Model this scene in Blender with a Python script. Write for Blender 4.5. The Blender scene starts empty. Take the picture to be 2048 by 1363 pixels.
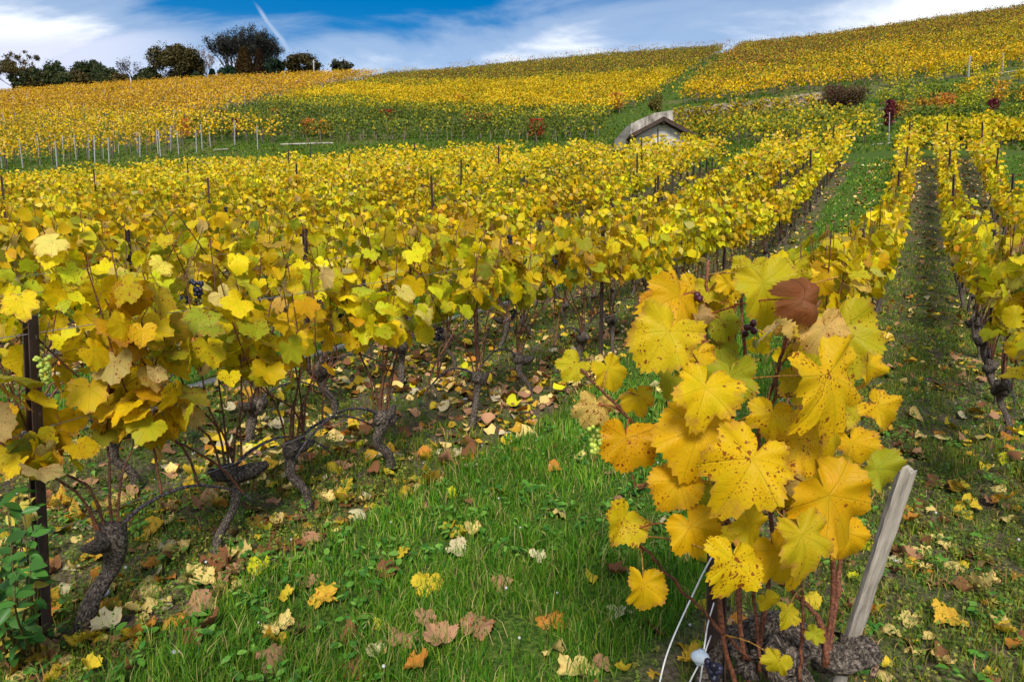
import bpy, math, random
import numpy as np
from mathutils import Vector, Matrix
R = math.radians
random.seed(7)
RNG = np.random.default_rng(7)
C = bpy.context.scene.collection
SC = bpy.context.scene

# ------------------------------------------------------------------ camera
PITCH = R(6.0); FP = 1365.0; CAMZ = 1.3
cam_data = bpy.data.cameras.new("camera"); cam = bpy.data.objects.new("camera", cam_data); C.objects.link(cam)
cam.location = (0, 0, CAMZ); cam.rotation_euler = (R(90) - PITCH, 0, 0)
cam_data.sensor_width = 36.0; cam_data.lens = 36.0 * FP / 2048.0
cam_data.clip_start = 0.02; cam_data.clip_end = 3000
SC.camera = cam
# ------------------------------------------------------------------ world
SUN_EL, SUN_AZ = R(42), R(182)      # azimuth clockwise from +Y (view direction): behind
w = bpy.data.worlds.new("World"); SC.world = w; w.use_nodes = True
nt = w.node_tree; nt.nodes.clear()
def N(t, typ, **kw):
    n = t.nodes.new(typ)
    for k, v in kw.items(): setattr(n, k, v)
    return n
def L(t, a, b): t.links.new(a, b)
def mth(t, op, a, b=None, c=None, clamp=False):
    n = N(t, 'ShaderNodeMath', operation=op); n.use_clamp = clamp
    for i, v in enumerate((a, b, c)):
        if v is None: continue
        if isinstance(v, (int, float)): n.inputs[i].default_value = v
        else: L(t, v, n.inputs[i])
    return n.outputs[0]
def ramp(t, fac, stops, interp='LINEAR'):
    n = N(t, 'ShaderNodeValToRGB'); n.color_ramp.interpolation = interp
    e = n.color_ramp.elements
    while len(e) < len(stops): e.new(0.5)
    for i, (p, c) in enumerate(stops):
        e[i].position = p; e[i].color = (*c, 1) if len(c) == 3 else c
    L(t, fac, n.inputs[0]); return n.outputs[0]
def mixc(t, fac, a, b, mode='MIX'):
    n = N(t, 'ShaderNodeMix', data_type='RGBA', blend_type=mode)
    for i, v in ((0, fac), (6, a), (7, b)):
        if isinstance(v, (int, float)): n.inputs[i].default_value = v
        elif isinstance(v, tuple): n.inputs[i].default_value = (*v, 1)
        else: L(t, v, n.inputs[i])
    return n.outputs[2]
sky = N(nt, 'ShaderNodeTexSky', sky_type='NISHITA'); sky.sun_disc = False
sky.sun_elevation = SUN_EL; sky.sun_rotation = SUN_AZ; sky.air_density = 1.0; sky.dust_density = 0.3; sky.ozone_density = 3.0
bg1 = N(nt, 'ShaderNodeBackground'); bg1.inputs[1].default_value = 0.085
hs = N(nt, 'ShaderNodeHueSaturation'); hs.inputs[1].default_value = 1.5; hs.inputs[2].default_value = 0.9
L(nt, sky.outputs[0], hs.inputs[4]); L(nt, hs.outputs[0], bg1.inputs[0])
tc = N(nt, 'ShaderNodeTexCoord'); sp = N(nt, 'ShaderNodeSeparateXYZ'); L(nt, tc.outputs['Generated'], sp.inputs[0])
X, Y, Z = sp.outputs
SKYOFF = 3.9
zz = mth(nt, 'ADD', mth(nt, 'MAXIMUM', Z, 0.0), 0.16)
cu = mth(nt, 'DIVIDE', X, zz); cv = mth(nt, 'DIVIDE', Y, zz)
cb = N(nt, 'ShaderNodeCombineXYZ'); L(nt, mth(nt, 'ADD', mth(nt, 'MULTIPLY', cu, 0.55), SKYOFF), cb.inputs[0]); L(nt, mth(nt, 'MULTIPLY', cv, 1.0), cb.inputs[1])
n1 = N(nt, 'ShaderNodeTexNoise'); L(nt, cb.outputs[0], n1.inputs[0]); n1.inputs['Scale'].default_value = 1.5; n1.inputs['Detail'].default_value = 9
n1.inputs['Roughness'].default_value = 0.55; n1.inputs['Distortion'].default_value = 0.9
n2 = N(nt, 'ShaderNodeTexNoise'); L(nt, cb.outputs[0], n2.inputs[0]); n2.inputs['Scale'].default_value = 0.45; n2.inputs['Detail'].default_value = 2
wisp = mth(nt, 'MULTIPLY', n1.outputs[0], mth(nt, 'ADD', n2.outputs[0], 0.55))
low = N(nt, 'ShaderNodeMapRange'); L(nt, Z, low.inputs[0]); low.inputs[1].default_value = 0.345; low.inputs[2].default_value = 0.225
low.inputs[3].default_value = 0.0; low.inputs[4].default_value = 0.36
m0 = mth(nt, 'ADD', wisp, low.outputs[0])
# bank of cloud low on the left
az = mth(nt, 'DIVIDE', X, mth(nt, 'MAXIMUM', Y, 0.05))
bl = N(nt, 'ShaderNodeMapRange', interpolation_type='SMOOTHSTEP'); L(nt, az, bl.inputs[0]); bl.inputs[1].default_value = -0.30; bl.inputs[2].default_value = -0.62
el = mth(nt, 'DIVIDE', Z, mth(nt, 'MAXIMUM', Y, 0.05))
edge = mth(nt, 'ADD', el, mth(nt, 'MULTIPLY', n1.outputs[0], 0.06))
bk = N(nt, 'ShaderNodeMapRange', interpolation_type='SMOOTHSTEP'); L(nt, edge, bk.inputs[0]); bk.inputs[1].default_value = 0.385; bk.inputs[2].default_value = 0.345
bank = mth(nt, 'MULTIPLY', bl.outputs[0], bk.outputs[0])
# contrail streak
sx = mth(nt, 'ADD', az, mth(nt, 'MULTIPLY', mth(nt, 'SUBTRACT', el, 0.3068), 0.725))
sx = mth(nt, 'ADD', sx, mth(nt, 'MULTIPLY', n1.outputs[0], 0.02))
dst = mth(nt, 'ABSOLUTE', mth(nt, 'SUBTRACT', sx, -0.3066))
wdt = mth(nt, 'ADD', mth(nt, 'MULTIPLY', mth(nt, 'SUBTRACT', 0.385, el), 0.15), 0.0015)
stk = N(nt, 'ShaderNodeMapRange', interpolation_type='SMOOTHSTEP'); L(nt, mth(nt, 'DIVIDE', dst, wdt), stk.inputs[0]); stk.inputs[1].default_value = 1.0; stk.inputs[2].default_value = 0.0; stk.inputs[4].default_value = 0.34
lim = N(nt, 'ShaderNodeMapRange', interpolation_type='SMOOTHSTEP'); L(nt, el, lim.inputs[0]); lim.inputs[1].default_value = 0.375; lim.inputs[2].default_value = 0.35
m1 = ramp(nt, m0, [(0.45, (0, 0, 0)), (0.64, (0.30,) * 3), (0.84, (1, 1, 1))], 'EASE')
m2 = mth(nt, 'MAXIMUM', m1, mth(nt, 'MULTIPLY', bank, 0.9))
m3 = mth(nt, 'MAXIMUM', m2, mth(nt, 'MULTIPLY', stk.outputs[0], lim.outputs[0]), clamp=True)
bg2 = N(nt, 'ShaderNodeBackground'); bg2.inputs[1].default_value = 0.80
L(nt, mixc(nt, bank, (0.93, 0.96, 1.0), (0.66, 0.70, 0.86)), bg2.inputs[0])
ms = N(nt, 'ShaderNodeMixShader'); L(nt, m3, ms.inputs[0]); L(nt, bg1.outputs[0], ms.inputs[1]); L(nt, bg2.outputs[0], ms.inputs[2])
wo = N(nt, 'ShaderNodeOutputWorld'); L(nt, ms.outputs[0], wo.inputs[0])
# ------------------------------------------------------------------ sun
sd = bpy.data.lights.new("sun", 'SUN'); sd.energy = 2.9; sd.angle = R(18); sd.color = (1.0, 0.94, 0.84)
so = bpy.data.objects.new("sun", sd); C.objects.link(so)
sdir = Vector((math.sin(SUN_AZ) * math.cos(SUN_EL), math.cos(SUN_AZ) * math.cos(SUN_EL), math.sin(SUN_EL)))
so.rotation_euler = sdir.to_track_quat('Z', 'Y').to_euler(); so.location = sdir * 50
SC.view_settings.view_transform = 'Standard'; SC.view_settings.look = 'None'; SC.view_settings.gamma = 1; SC.view_settings.exposure = 0.62
SC.view_settings.use_curve_mapping = False
SC.cycles.max_bounces = 6; SC.cycles.diffuse_bounces = 3; SC.cycles.glossy_bounces = 2; SC.cycles.transmission_bounces = 4
SC.cycles.transparent_max_bounces = 8; SC.cycles.use_denoising = True; SC.cycles.caustics_reflective = False; SC.cycles.caustics_refractive = False

# ------------------------------------------------------------------ projection helpers (photo pixels, 2048 x 1363)
CP, SP_ = math.cos(PITCH), math.sin(PITCH)
def ray(px, py):
    a = (px - 1024) / FP; b = (681.5 - py) / FP
    return np.array([a, CP + b * SP_, -SP_ + b * CP])
def at(px, py, d):                      # world point seen at a pixel at camera depth d
    return np.array([0, 0, CAMZ]) + ray(px, py) * d
def proj(P):
    P = np.asarray(P, float); x, y, z = P[..., 0], P[..., 1], P[..., 2] - CAMZ
    d = y * CP - z * SP_; d = np.where(d < 0.05, 0.05, d)
    return 1024 + FP * x / d, 681.5 - FP * (y * SP_ + z * CP) / d, d

# ------------------------------------------------------------------ terrain
SL = 0.1058
COLS = {
    -300: [(20, 455), (26, 440), (42, 370), (60, 280), (105, 216)],
    0: [(13.5, 490), (20, 437), (26, 408), (42, 340), (60, 258), (105, 201)],
    400: [(13.5, 490), (20, 418), (26, 374), (42, 300), (60, 228), (105, 174)],
    860: [(13.5, 490), (20, 395), (26, 348), (42, 283), (60, 208), (105, 156)],
    1200: [(13.5, 486), (20, 368), (24, 340), (42, 280), (60, 190), (105, 121)],
    1450: [(13.5, 483), (20, 358), (24, 330), (32, 282), (42, 235), (60, 165), (105, 104)],
    1640: [(13.5, 478), (20, 345), (24, 310), (32, 262), (42, 205), (60, 142), (105, 86)],
    1850: [(13.5, 476), (20, 322), (24, 290), (32, 248), (42, 195), (62, 125), (105, 52)],
    2048: [(13.5, 476), (20, 328), (24, 295), (32, 255), (42, 195), (62, 112), (105, 24)],
    2400: [(13.5, 480), (20, 340), (24, 310), (32, 265), (42, 195), (62, 100), (105, -26)],
}
YG = np.arange(0, 260, 0.25); TG = np.linspace(-1.3, 1.3, 131)
ct, cz = [], []
for px in sorted(COLS):
    ys = [0, 7, 9.5]; zs = [0, 7 * SL, 9.5 * SL * 1.02]; tt = []
    for Yd, py in COLS[px]:
        r = ray(px, py); ys.append(Yd); zs.append(CAMZ + r[2] / r[1] * Yd); tt.append(r[0] / r[1])
    s = 0.0
    ys += [112, 130, 260]; zs += [zs[-1] + 1.0, zs[-1] + 0.5, zs[-1] - 12]
    col = np.interp(YG, ys, zs)
    k = np.exp(-0.5 * (np.arange(-16, 17) * 0.25 / 1.3) ** 2); k /= k.sum()
    sm = np.convolve(np.pad(col, 16, mode='edge'), k, 'valid')
    f = np.clip((YG - 5) / 4, 0, 1); col = col * (1 - f) + sm * f
    ct.append(np.mean(tt)); cz.append(col)
cz = np.array(cz)
TT = np.array([np.interp(TG, ct, cz[:, j]) for j in range(len(YG))]).T
k = np.exp(-0.5 * (np.arange(-5, 6) * 0.02 / 0.04) ** 2); k /= k.sum()
TT = np.array([np.convolve(np.pad(TT[:, j], 5, mode='edge'), k, 'valid') for j in range(len(YG))]).T
def hsh(ix, iy, s=0):
    v = np.sin(ix * 127.1 + iy * 311.7 + s * 74.7) * 43758.5453
    return v - np.floor(v)
def vn(x, y, s=0):
    ix, iy = np.floor(x), np.floor(y); fx, fy = x - ix, y - iy
    fx = fx * fx * (3 - 2 * fx); fy = fy * fy * (3 - 2 * fy)
    a, b, c, d = hsh(ix, iy, s), hsh(ix + 1, iy, s), hsh(ix, iy + 1, s), hsh(ix + 1, iy + 1, s)
    return (a * (1 - fx) + b * fx) * (1 - fy) + (c * (1 - fx) + d * fx) * fy
def height(x, y):
    x = np.asarray(x, float); y = np.asarray(y, float)
    yc = np.clip(y, 0, 259.5)
    t = np.where(yc > 0.3, x / np.maximum(yc, 0.3), 0); t = np.clip(t, -1.29, 1.29)
    gi = (t + 1.3) / 0.02; gj = yc / 0.25
    i = np.clip(np.floor(gi).astype(int), 0, 129); j = np.clip(np.floor(gj).astype(int), 0, len(YG) - 2)
    fi, fj = gi - i, gj - j
    z = (TT[i, j] * (1 - fi) + TT[i + 1, j] * fi) * (1 - fj) + (TT[i, j + 1] * (1 - fi) + TT[i + 1, j + 1] * fi) * fj
    z = z + np.where(y < 0, y * SL, 0)
    return z + (vn(x * 2.3, y * 2.3) - 0.5) * 0.035 + (vn(x * 7, y * 7, 3) - 0.5) * 0.014
def hit(px, py, y0=1.0, y1=140):
    r = ray(px, py); yy = np.arange(y0, y1, 0.05); s = yy / r[1]
    zr = CAMZ + r[2] * s; zt = height(r[0] * s, yy)
    k = np.argmax(zt >= zr)
    if zt[k] < zr[k]: return None
    return np.array([r[0] * s[k], yy[k], zt[k]])
# vine rows of the near plot: X = TH*Y + m*1.3, rows in threes with a grass lane between
TH = 0.5905; HM = 1.3
def row_m(n):
    g, k = divmod(n, 3); return -0.325 + g * 3.1 + k * 0.755
def mval(x, y): return (x - TH * y) / HM
def plot_end(x, y):                       # far edge of the near plot (depth Y) by lateral position
    t = x / np.maximum(y, 0.3)
    return np.interp(t, [-0.9, -0.46, -0.1, 0.15, 0.55, 0.9], [27, 26.5, 26, 23.5, 20.8, 20.8])
def lane(x, y):                           # 1 in the middle of a grass lane, 0 on the worked strips
    m = mval(x, y) + (vn(x * 1.3, y * 1.3, 5) - 0.5) * 0.22
    q = np.mod(m - (-0.325) + 1.59, 3.1)  # 0 .. 1.59 is the lane between group n-1 and n
    return np.clip((q - 0.2) / 0.12, 0, 1) * np.clip((1.42 - q) / 0.12, 0, 1)
def ground_z(x, y): return height(x, y)

# ------------------------------------------------------------------ mesh helpers
def tag(o, label=None, cat=None, group=None, kind=None):
    if label: o['label'] = label
    if cat: o['category'] = cat
    if group: o['group'] = group
    if kind: o['kind'] = kind
    return o
def obj(name, me, parent=None):
    o = bpy.data.objects.new(name, me); C.objects.link(o)
    if parent is not None: o.parent = parent
    return o
def empty(name, loc=(0, 0, 0), rz=0):
    o = bpy.data.objects.new(name, None); C.objects.link(o); o.location = loc; o.rotation_euler = (0, 0, rz)
    o.empty_display_size = 0.1; return o
class MB:
    def __init__(s): s.v, s.f, s.c, s.l, s.n = [], [], [], [], 0
    def add(s, V, F, col=None, luv=None):
        V = np.asarray(V, np.float32).reshape(-1, 3); F = np.asarray(F, np.int32).reshape(-1, 3)
        s.v.append(V); s.f.append(F + s.n); n = len(V); s.n += n
        if col is None: col = np.ones((n, 4), np.float32)
        col = np.asarray(col, np.float32)
        if col.ndim == 1: col = np.tile(col if len(col) == 4 else np.append(col, 1), (n, 1))
        s.c.append(col.reshape(-1, 4)); s.l.append(np.zeros((n, 3), np.float32) if luv is None else np.asarray(luv, np.float32).reshape(-1, 3))
    def mesh(s, name, mat, smooth=True):
        me = bpy.data.meshes.new(name)
        V = np.concatenate(s.v); F = np.concatenate(s.f)
        me.vertices.add(len(V)); me.vertices.foreach_set('co', V.ravel())
        me.loops.add(F.size); me.loops.foreach_set('vertex_index', F.ravel())
        me.polygons.add(len(F)); me.polygons.foreach_set('loop_start', np.arange(0, F.size, 3, dtype=np.int32))
        me.polygons.foreach_set('loop_total', np.full(len(F), 3, np.int32))
        me.polygons.foreach_set('use_smooth', np.full(len(F), smooth, bool))
        me.update(calc_edges=True)
        a = me.attributes.new('col', 'FLOAT_COLOR', 'POINT'); a.data.foreach_set('color', np.concatenate(s.c).ravel())
        a = me.attributes.new('luv', 'FLOAT_VECTOR', 'POINT'); a.data.foreach_set('vector', np.concatenate(s.l).ravel())
        if mat: me.materials.append(mat)
        return me
def norm(v): return v / np.maximum(np.linalg.norm(v, axis=-1, keepdims=True), 1e-9)
def tube(mb, pts, rad, ns=6, col=None, rough=0.0, seed=0, cap=True, flat=1.0):
    P = np.asarray(pts, float); n = len(P); rad = np.broadcast_to(np.asarray(rad, float), (n,))
    T = np.gradient(P, axis=0); T = norm(T)
    ref = np.array([0, 0, 1.0]) if abs(T[0][2]) < 0.9 else np.array([1.0, 0, 0])
    U = []; u = norm(np.cross(T[0], ref))
    for i in range(n):
        u = norm(u - np.dot(u, T[i]) * T[i]); U.append(u)
    U = np.array(U); W = np.cross(T, U)
    a = np.arange(ns) * 2 * math.pi / ns
    rr = rad[:, None] * np.ones(ns)
    if rough:
        g = np.random.default_rng(seed)
        prof = g.random(ns) - 0.5; prof2 = g.random(ns) - 0.5; fz = (np.sin(np.arange(n) * 0.55 + seed)[:, None] + 1) / 2
        lump = np.interp(np.arange(n), np.arange(0, n + 3, 3), g.random(len(np.arange(0, n + 3, 3))))[:, None] - 0.5
        rr = rr * (1 + rough * (g.random((n, ns)) - 0.5) * 0.5 + rough * 1.3 * (prof[None] * fz + prof2[None] * (1 - fz)) + rough * 0.7 * lump)
    V = P[:, None] + rr[..., None] * (np.cos(a)[None, :, None] * U[:, None] + flat * np.sin(a)[None, :, None] * W[:, None])
    V = V.reshape(-1, 3); F = []
    i = np.arange(n - 1)[:, None]; j = np.arange(ns)[None]; j2 = (j + 1) % ns
    A = (i * ns + j).ravel(); B = (i * ns + j2).ravel(); Cc = ((i + 1) * ns + j2).ravel(); D = ((i + 1) * ns + j).ravel()
    F = [np.stack([A, B, Cc], 1), np.stack([A, Cc, D], 1)]
    s_ = np.concatenate([[0], np.cumsum(np.linalg.norm(np.diff(P, axis=0), axis=1))])
    lu = np.stack([np.cos(a)[None] * rad[:, None].mean() + seed * 3.1 + 0 * rr, np.sin(a)[None] * rad[:, None].mean() + 0 * rr, np.broadcast_to(s_[:, None], (n, ns))], -1).reshape(-1, 3)
    if cap:
        lu = np.vstack([lu, lu[0], lu[-1]]); V = np.vstack([V, P[0], P[-1]]); k = np.arange(ns); k2 = (k + 1) % ns
        F.append(np.stack([k2, k, np.full(ns, n * ns)], 1)); F.append(np.stack([(n - 1) * ns + k, (n - 1) * ns + k2, np.full(ns, n * ns + 1)], 1))
    mb.add(V, np.vstack(F), col, lu)
def box(mb, c, s, Rm=None, col=None):
    V = np.array([[x, y, z] for x in (-1, 1) for y in (-1, 1) for z in (-1, 1)], float) * np.asarray(s) / 2
    if Rm is not None: V = V @ np.asarray(Rm).T
    V = V + np.asarray(c)
    Q = [(0, 1, 3, 2), (4, 6, 7, 5), (0, 4, 5, 1), (2, 3, 7, 6), (0, 2, 6, 4), (1, 5, 7, 3)]
    F = [(a, b, c_) for a, b, c_, d in Q] + [(a, c_, d) for a, b, c_, d in Q]
    # unshared faces for flat look
    mb.add(V[np.array(F).ravel()], np.arange(36).reshape(-1, 3), col)
def sphere(mb, c, r, nu=8, nv=6, col=None, sq=(1, 1, 1)):
    V = [[0, 0, 1]]
    for i in range(1, nv):
        for j in range(nu):
            a, b = math.pi * i / nv, 2 * math.pi * j / nu; V.append([math.sin(a) * math.cos(b), math.sin(a) * math.sin(b), math.cos(a)])
    V.append([0, 0, -1]); F = []
    for j in range(nu):
        j2 = (j + 1) % nu; F.append((0, 1 + j, 1 + j2))
        for i in range(nv - 2):
            a = 1 + i * nu; F += [(a + j, a + nu + j, a + nu + j2), (a + j, a + nu + j2, a + j2)]
        F.append((len(V) - 1, 1 + (nv - 2) * nu + j2, 1 + (nv - 2) * nu + j))
    mb.add(np.array(V) * r * np.array(sq) + np.asarray(c), F, col)
def smooth_path(pts, n=12):
    P = np.asarray(pts, float)
    if len(P) < 3: return np.array([P[0] + (P[-1] - P[0]) * t for t in np.linspace(0, 1, n)])
    Q = np.vstack([2 * P[0] - P[1], P, 2 * P[-1] - P[-2]]); out = []
    m = len(P) - 1
    for u in np.linspace(0, m - 1e-6, n):
        i = int(u); t = u - i; a, b, c, d = Q[i:i + 4]
        out.append(0.5 * ((2 * b) + (-a + c) * t + (2 * a - 5 * b + 4 * c - d) * t * t + (-a + 3 * b - 3 * c + d) * t ** 3))
    return np.array(out)

# ------------------------------------------------------------------ materials
def newmat(name):
    m = bpy.data.materials.new(name); m.use_nodes = True; t = m.node_tree; t.nodes.clear()
    out = N(t, 'ShaderNodeOutputMaterial'); b = N(t, 'ShaderNodeBsdfPrincipled'); L(t, b.outputs[0], out.inputs[0])
    return m, t, b, out
def leafmat(name, detail=True, trans=0.38, vary=True, spots=True, gloss=0.45, hue=0.0):
    m, t, b, out = newmat(name)
    at_ = N(t, 'ShaderNodeAttribute', attribute_name='col'); c = at_.outputs['Color']; alpha = at_.outputs['Alpha']
    lu = N(t, 'ShaderNodeAttribute', attribute_name='luv')
    s = N(t, 'ShaderNodeSeparateXYZ'); L(t, lu.outputs['Vector'], s.inputs[0]); x, y, rn = s.outputs
    if vary:
        oi = N(t, 'ShaderNodeObjectInfo')
        h = N(t, 'ShaderNodeHueSaturation'); L(t, c, h.inputs[4])
        L(t, mth(t, 'ADD', mth(t, 'MULTIPLY', oi.outputs['Random'], 0.03), 0.485 + hue), h.inputs[0])
        L(t, mth(t, 'ADD', mth(t, 'MULTIPLY', oi.outputs['Random'], 0.25), 0.88), h.inputs[2]); c = h.outputs[0]
    if detail:
        cx = N(t, 'ShaderNodeCombineXYZ'); L(t, mth(t, 'ADD', x, mth(t, 'MULTIPLY', rn, 37.0)), cx.inputs[0]); L(t, mth(t, 'ADD', y, mth(t, 'MULTIPLY', rn, 91.0)), cx.inputs[1])
        # mottle: green towards the veins, golden between
        nz = N(t, 'ShaderNodeTexNoise'); L(t, cx.outputs[0], nz.inputs[0]); nz.inputs['Scale'].default_value = 2.2; nz.inputs['Detail'].default_value = 4
        mo = N(t, 'ShaderNodeMapRange'); L(t, nz.outputs[0], mo.inputs[0]); mo.inputs[1].default_value = 0.4; mo.inputs[2].default_value = 0.68; mo.inputs[4].default_value = 0.5
        c = mixc(t, mo.outputs[0], c, mixc(t, 1.0, c, (0.72, 0.96, 0.75), 'MULTIPLY'))
        ang = mth(t, 'ABSOLUTE', mth(t, 'ARCTAN2', x, y)); rad = mth(t, 'SQRT', mth(t, 'ADD', mth(t, 'MULTIPLY', x, x), mth(t, 'MULTIPLY', y, y)))
        d = mth(t, 'MINIMUM', ang, mth(t, 'MINIMUM', mth(t, 'ABSOLUTE', mth(t, 'SUBTRACT', ang, 0.87)), mth(t, 'ABSOLUTE', mth(t, 'SUBTRACT', ang, 1.95))))
        dv = mth(t, 'MULTIPLY', d, rad)
        vm = N(t, 'ShaderNodeMapRange'); L(t, dv, vm.inputs[0]); vm.inputs[1].default_value = 0.018; vm.inputs[2].default_value = 0.004; vm.inputs[4].default_value = 0.55
        # side veins
        wv = mth(t, 'SINE', mth(t, 'MULTIPLY', mth(t, 'ADD', rad, mth(t, 'MULTIPLY', d, -0.75)), 46.0))
        sv = N(t, 'ShaderNodeMapRange'); L(t, wv, sv.inputs[0]); sv.inputs[1].default_value = 0.88; sv.inputs[2].default_value = 1.0; sv.inputs[4].default_value = 0.20
        vein = mth(t, 'MAXIMUM', vm.outputs[0], sv.outputs[0])
        c = mixc(t, vein, c, mixc(t, 1.0, c, (0.72, 0.86, 1.2), 'MULTIPLY'))
        if spots:
            nd = N(t, 'ShaderNodeTexNoise'); L(t, cx.outputs[0], nd.inputs[0]); nd.inputs['Scale'].default_value = 16; nd.inputs['Detail'].default_value = 3
            spm = N(t, 'ShaderNodeMapRange'); L(t, nz.outputs[0], spm.inputs[0]); spm.inputs[1].default_value = 0.42; spm.inputs[2].default_value = 0.62; spm.inputs[3].default_value = 1.25; spm.inputs[4].default_value = 0.3
            va = N(t, 'ShaderNodeVectorMath', operation='MULTIPLY_ADD'); L(t, nd.outputs['Color'], va.inputs[0]); va.inputs[1].default_value = (0.09, 0.09, 0); L(t, cx.outputs[0], va.inputs[2])
            for sc_, th, colr in ((8.0, 0.19, (0.22, 0.035, 0.012)), (19.0, 0.20, (0.14, 0.035, 0.01)), (38.0, 0.20, (0.16, 0.06, 0.01))):
                vo = N(t, 'ShaderNodeTexVoronoi'); L(t, va.outputs[0], vo.inputs['Vector']); vo.inputs['Scale'].default_value = sc_
                sepc = N(t, 'ShaderNodeSeparateColor'); L(t, vo.outputs['Color'], sepc.inputs[0])
                thr = mth(t, 'MULTIPLY', mth(t, 'MULTIPLY', mth(t, 'MULTIPLY', spm.outputs[0], mth(t, 'MAXIMUM', mth(t, 'SUBTRACT', sepc.outputs[0], 0.35), 0.0), th * 2.6)), mth(t, 'ADD', mth(t, 'FRACT', mth(t, 'MULTIPLY', rn, 7.7)), 0.5))
                sm = N(t, 'ShaderNodeMapRange'); L(t, mth(t, 'SUBTRACT', mth(t, 'ADD', vo.outputs['Distance'], mth(t, 'MULTIPLY', nz.outputs[0], 0.08)), thr), sm.inputs[0]); sm.inputs[1].default_value = 0.07; sm.inputs[2].default_value = 0.0; sm.inputs[4].default_value = 0.85
                c = mixc(t, sm.outputs[0], c, colr)
        # dry rim
        n3 = N(t, 'ShaderNodeTexNoise'); L(t, cx.outputs[0], n3.inputs[0]); n3.inputs['Scale'].default_value = 3.1; n3.inputs['Detail'].default_value = 5
        ed = mth(t, 'ADD', alpha, mth(t, 'MULTIPLY', mth(t, 'SUBTRACT', n3.outputs[0], 0.5), 0.9))
        ed = mth(t, 'ADD', ed, mth(t, 'MULTIPLY', mth(t, 'FRACT', mth(t, 'MULTIPLY', rn, 13.3)), 0.22))
        em = N(t, 'ShaderNodeMapRange'); L(t, ed, em.inputs[0]); em.inputs[1].default_value = 1.02; em.inputs[2].default_value = 1.32; em.inputs[4].default_value = 0.8
        c = mixc(t, em.outputs[0], c, (0.42, 0.17, 0.045))
        bp = N(t, 'ShaderNodeBump'); bp.inputs['Strength'].default_value = 0.5; bp.inputs['Distance'].default_value = 0.004
        n4 = N(t, 'ShaderNodeTexNoise'); L(t, cx.outputs[0], n4.inputs[0]); n4.inputs['Scale'].default_value = 14
        L(t, mth(t, 'SUBTRACT', mth(t, 'MULTIPLY', n4.outputs[0], 0.6), mth(t, 'MULTIPLY', vein, 0.8)), bp.inputs['Height']); L(t, bp.outputs[0], b.inputs['Normal'])
    L(t, c, b.inputs['Base Color']); b.inputs['Roughness'].default_value = gloss; b.inputs['Specular IOR Level'].default_value = 0.15
    if trans > 0:
        tr = N(t, 'ShaderNodeBsdfTranslucent'); L(t, c, tr.inputs[0]); mx = N(t, 'ShaderNodeMixShader'); mx.inputs[0].default_value = trans
        L(t, b.outputs[0], mx.inputs[1]); L(t, tr.outputs[0], mx.inputs[2]); L(t, mx.outputs[0], out.inputs[0])
    return m
def surf(name, stops, scale=8.0, rough=0.85, bump=0.4, bdist=0.01, stretch=(1, 1, 1), detail=6, attr=False, coord='Object', metal=0.0, spec=0.3):
    m, t, b, out = newmat(name)
    tcn = N(t, 'ShaderNodeTexCoord'); mp = N(t, 'ShaderNodeMapping')
    if coord == 'luv': L(t, N(t, 'ShaderNodeAttribute', attribute_name='luv').outputs['Vector'], mp.inputs[0])
    else: L(t, tcn.outputs[coord], mp.inputs[0]); mp.inputs['Scale'].default_value = stretch
    nz = N(t, 'ShaderNodeTexNoise'); L(t, mp.outputs[0], nz.inputs[0]); nz.inputs['Scale'].default_value = scale; nz.inputs['Detail'].default_value = detail; nz.inputs['Roughness'].default_value = 0.65
    c = ramp(t, nz.outputs[0], stops)
    if attr:
        a = N(t, 'ShaderNodeAttribute', attribute_name='col'); c = mixc(t, 1.0, c, a.outputs['Color'], 'MULTIPLY')
    L(t, c, b.inputs['Base Color']); b.inputs['Roughness'].default_value = rough; b.inputs['Metallic'].default_value = metal; b.inputs['Specular IOR Level'].default_value = spec
    bp = N(t, 'ShaderNodeBump'); bp.inputs['Strength'].default_value = bump; bp.inputs['Distance'].default_value = bdist
    L(t, nz.outputs[0], bp.inputs['Height']); L(t, bp.outputs[0], b.inputs['Normal'])
    return m
M_LEAF = leafmat('vine_leaf_close')
M_LEAF_MID = leafmat('vine_leaf_mid', detail=False)
M_LEAF_FAR = leafmat('vine_leaf_far', detail=False, vary=False, trans=0.25)
M_LITTER = leafmat('fallen_leaf', vary=False, trans=0.12, gloss=0.7)
M_LITTER_FAR = leafmat('fallen_leaf_far', detail=False, vary=False, trans=0.0, gloss=0.8)
M_GRASS = leafmat('grass_blade', detail=False, vary=False, trans=0.3, gloss=0.45)
M_BUSHLEAF = leafmat('bush_leaf', detail=False, vary=False, trans=0.15, gloss=0.35)
M_BARK = surf('old_vine_bark', [(0.38, (0.014, 0.010, 0.008)), (0.50, (0.085, 0.065, 0.05)), (0.66, (0.30, 0.245, 0.19))], 150, 0.9, 1.0, 0.010, (1, 1, 0.07), attr=True, coord='luv')
M_STEM = surf('hill_stem_bark', [(0.3, (0.05, 0.04, 0.035)), (0.7, (0.13, 0.105, 0.085))], 5, 0.9, 0.2, 0.01, attr=True)
M_CANE = surf('cane_bark', [(0.35, (0.035, 0.014, 0.009)), (0.5, (0.11, 0.045, 0.024)), (0.65, (0.20, 0.095, 0.05))], 160, 0.62, 0.5, 0.002, (1, 1, 0.12), attr=True, coord='luv')
M_POST = surf('rusty_steel', [(0.3, (0.022, 0.016, 0.015)), (0.55, (0.06, 0.035, 0.025)), (0.75, (0.17, 0.075, 0.035))], 26, 0.65, 0.35, 0.002, (1, 1, 0.3), spec=0.4)
M_WIRE = surf('galvanised_wire', [(0.3, (0.22, 0.22, 0.22)), (0.7, (0.4, 0.4, 0.4))], 30, 0.5, 0.1, 0.001, metal=0.5)
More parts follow.
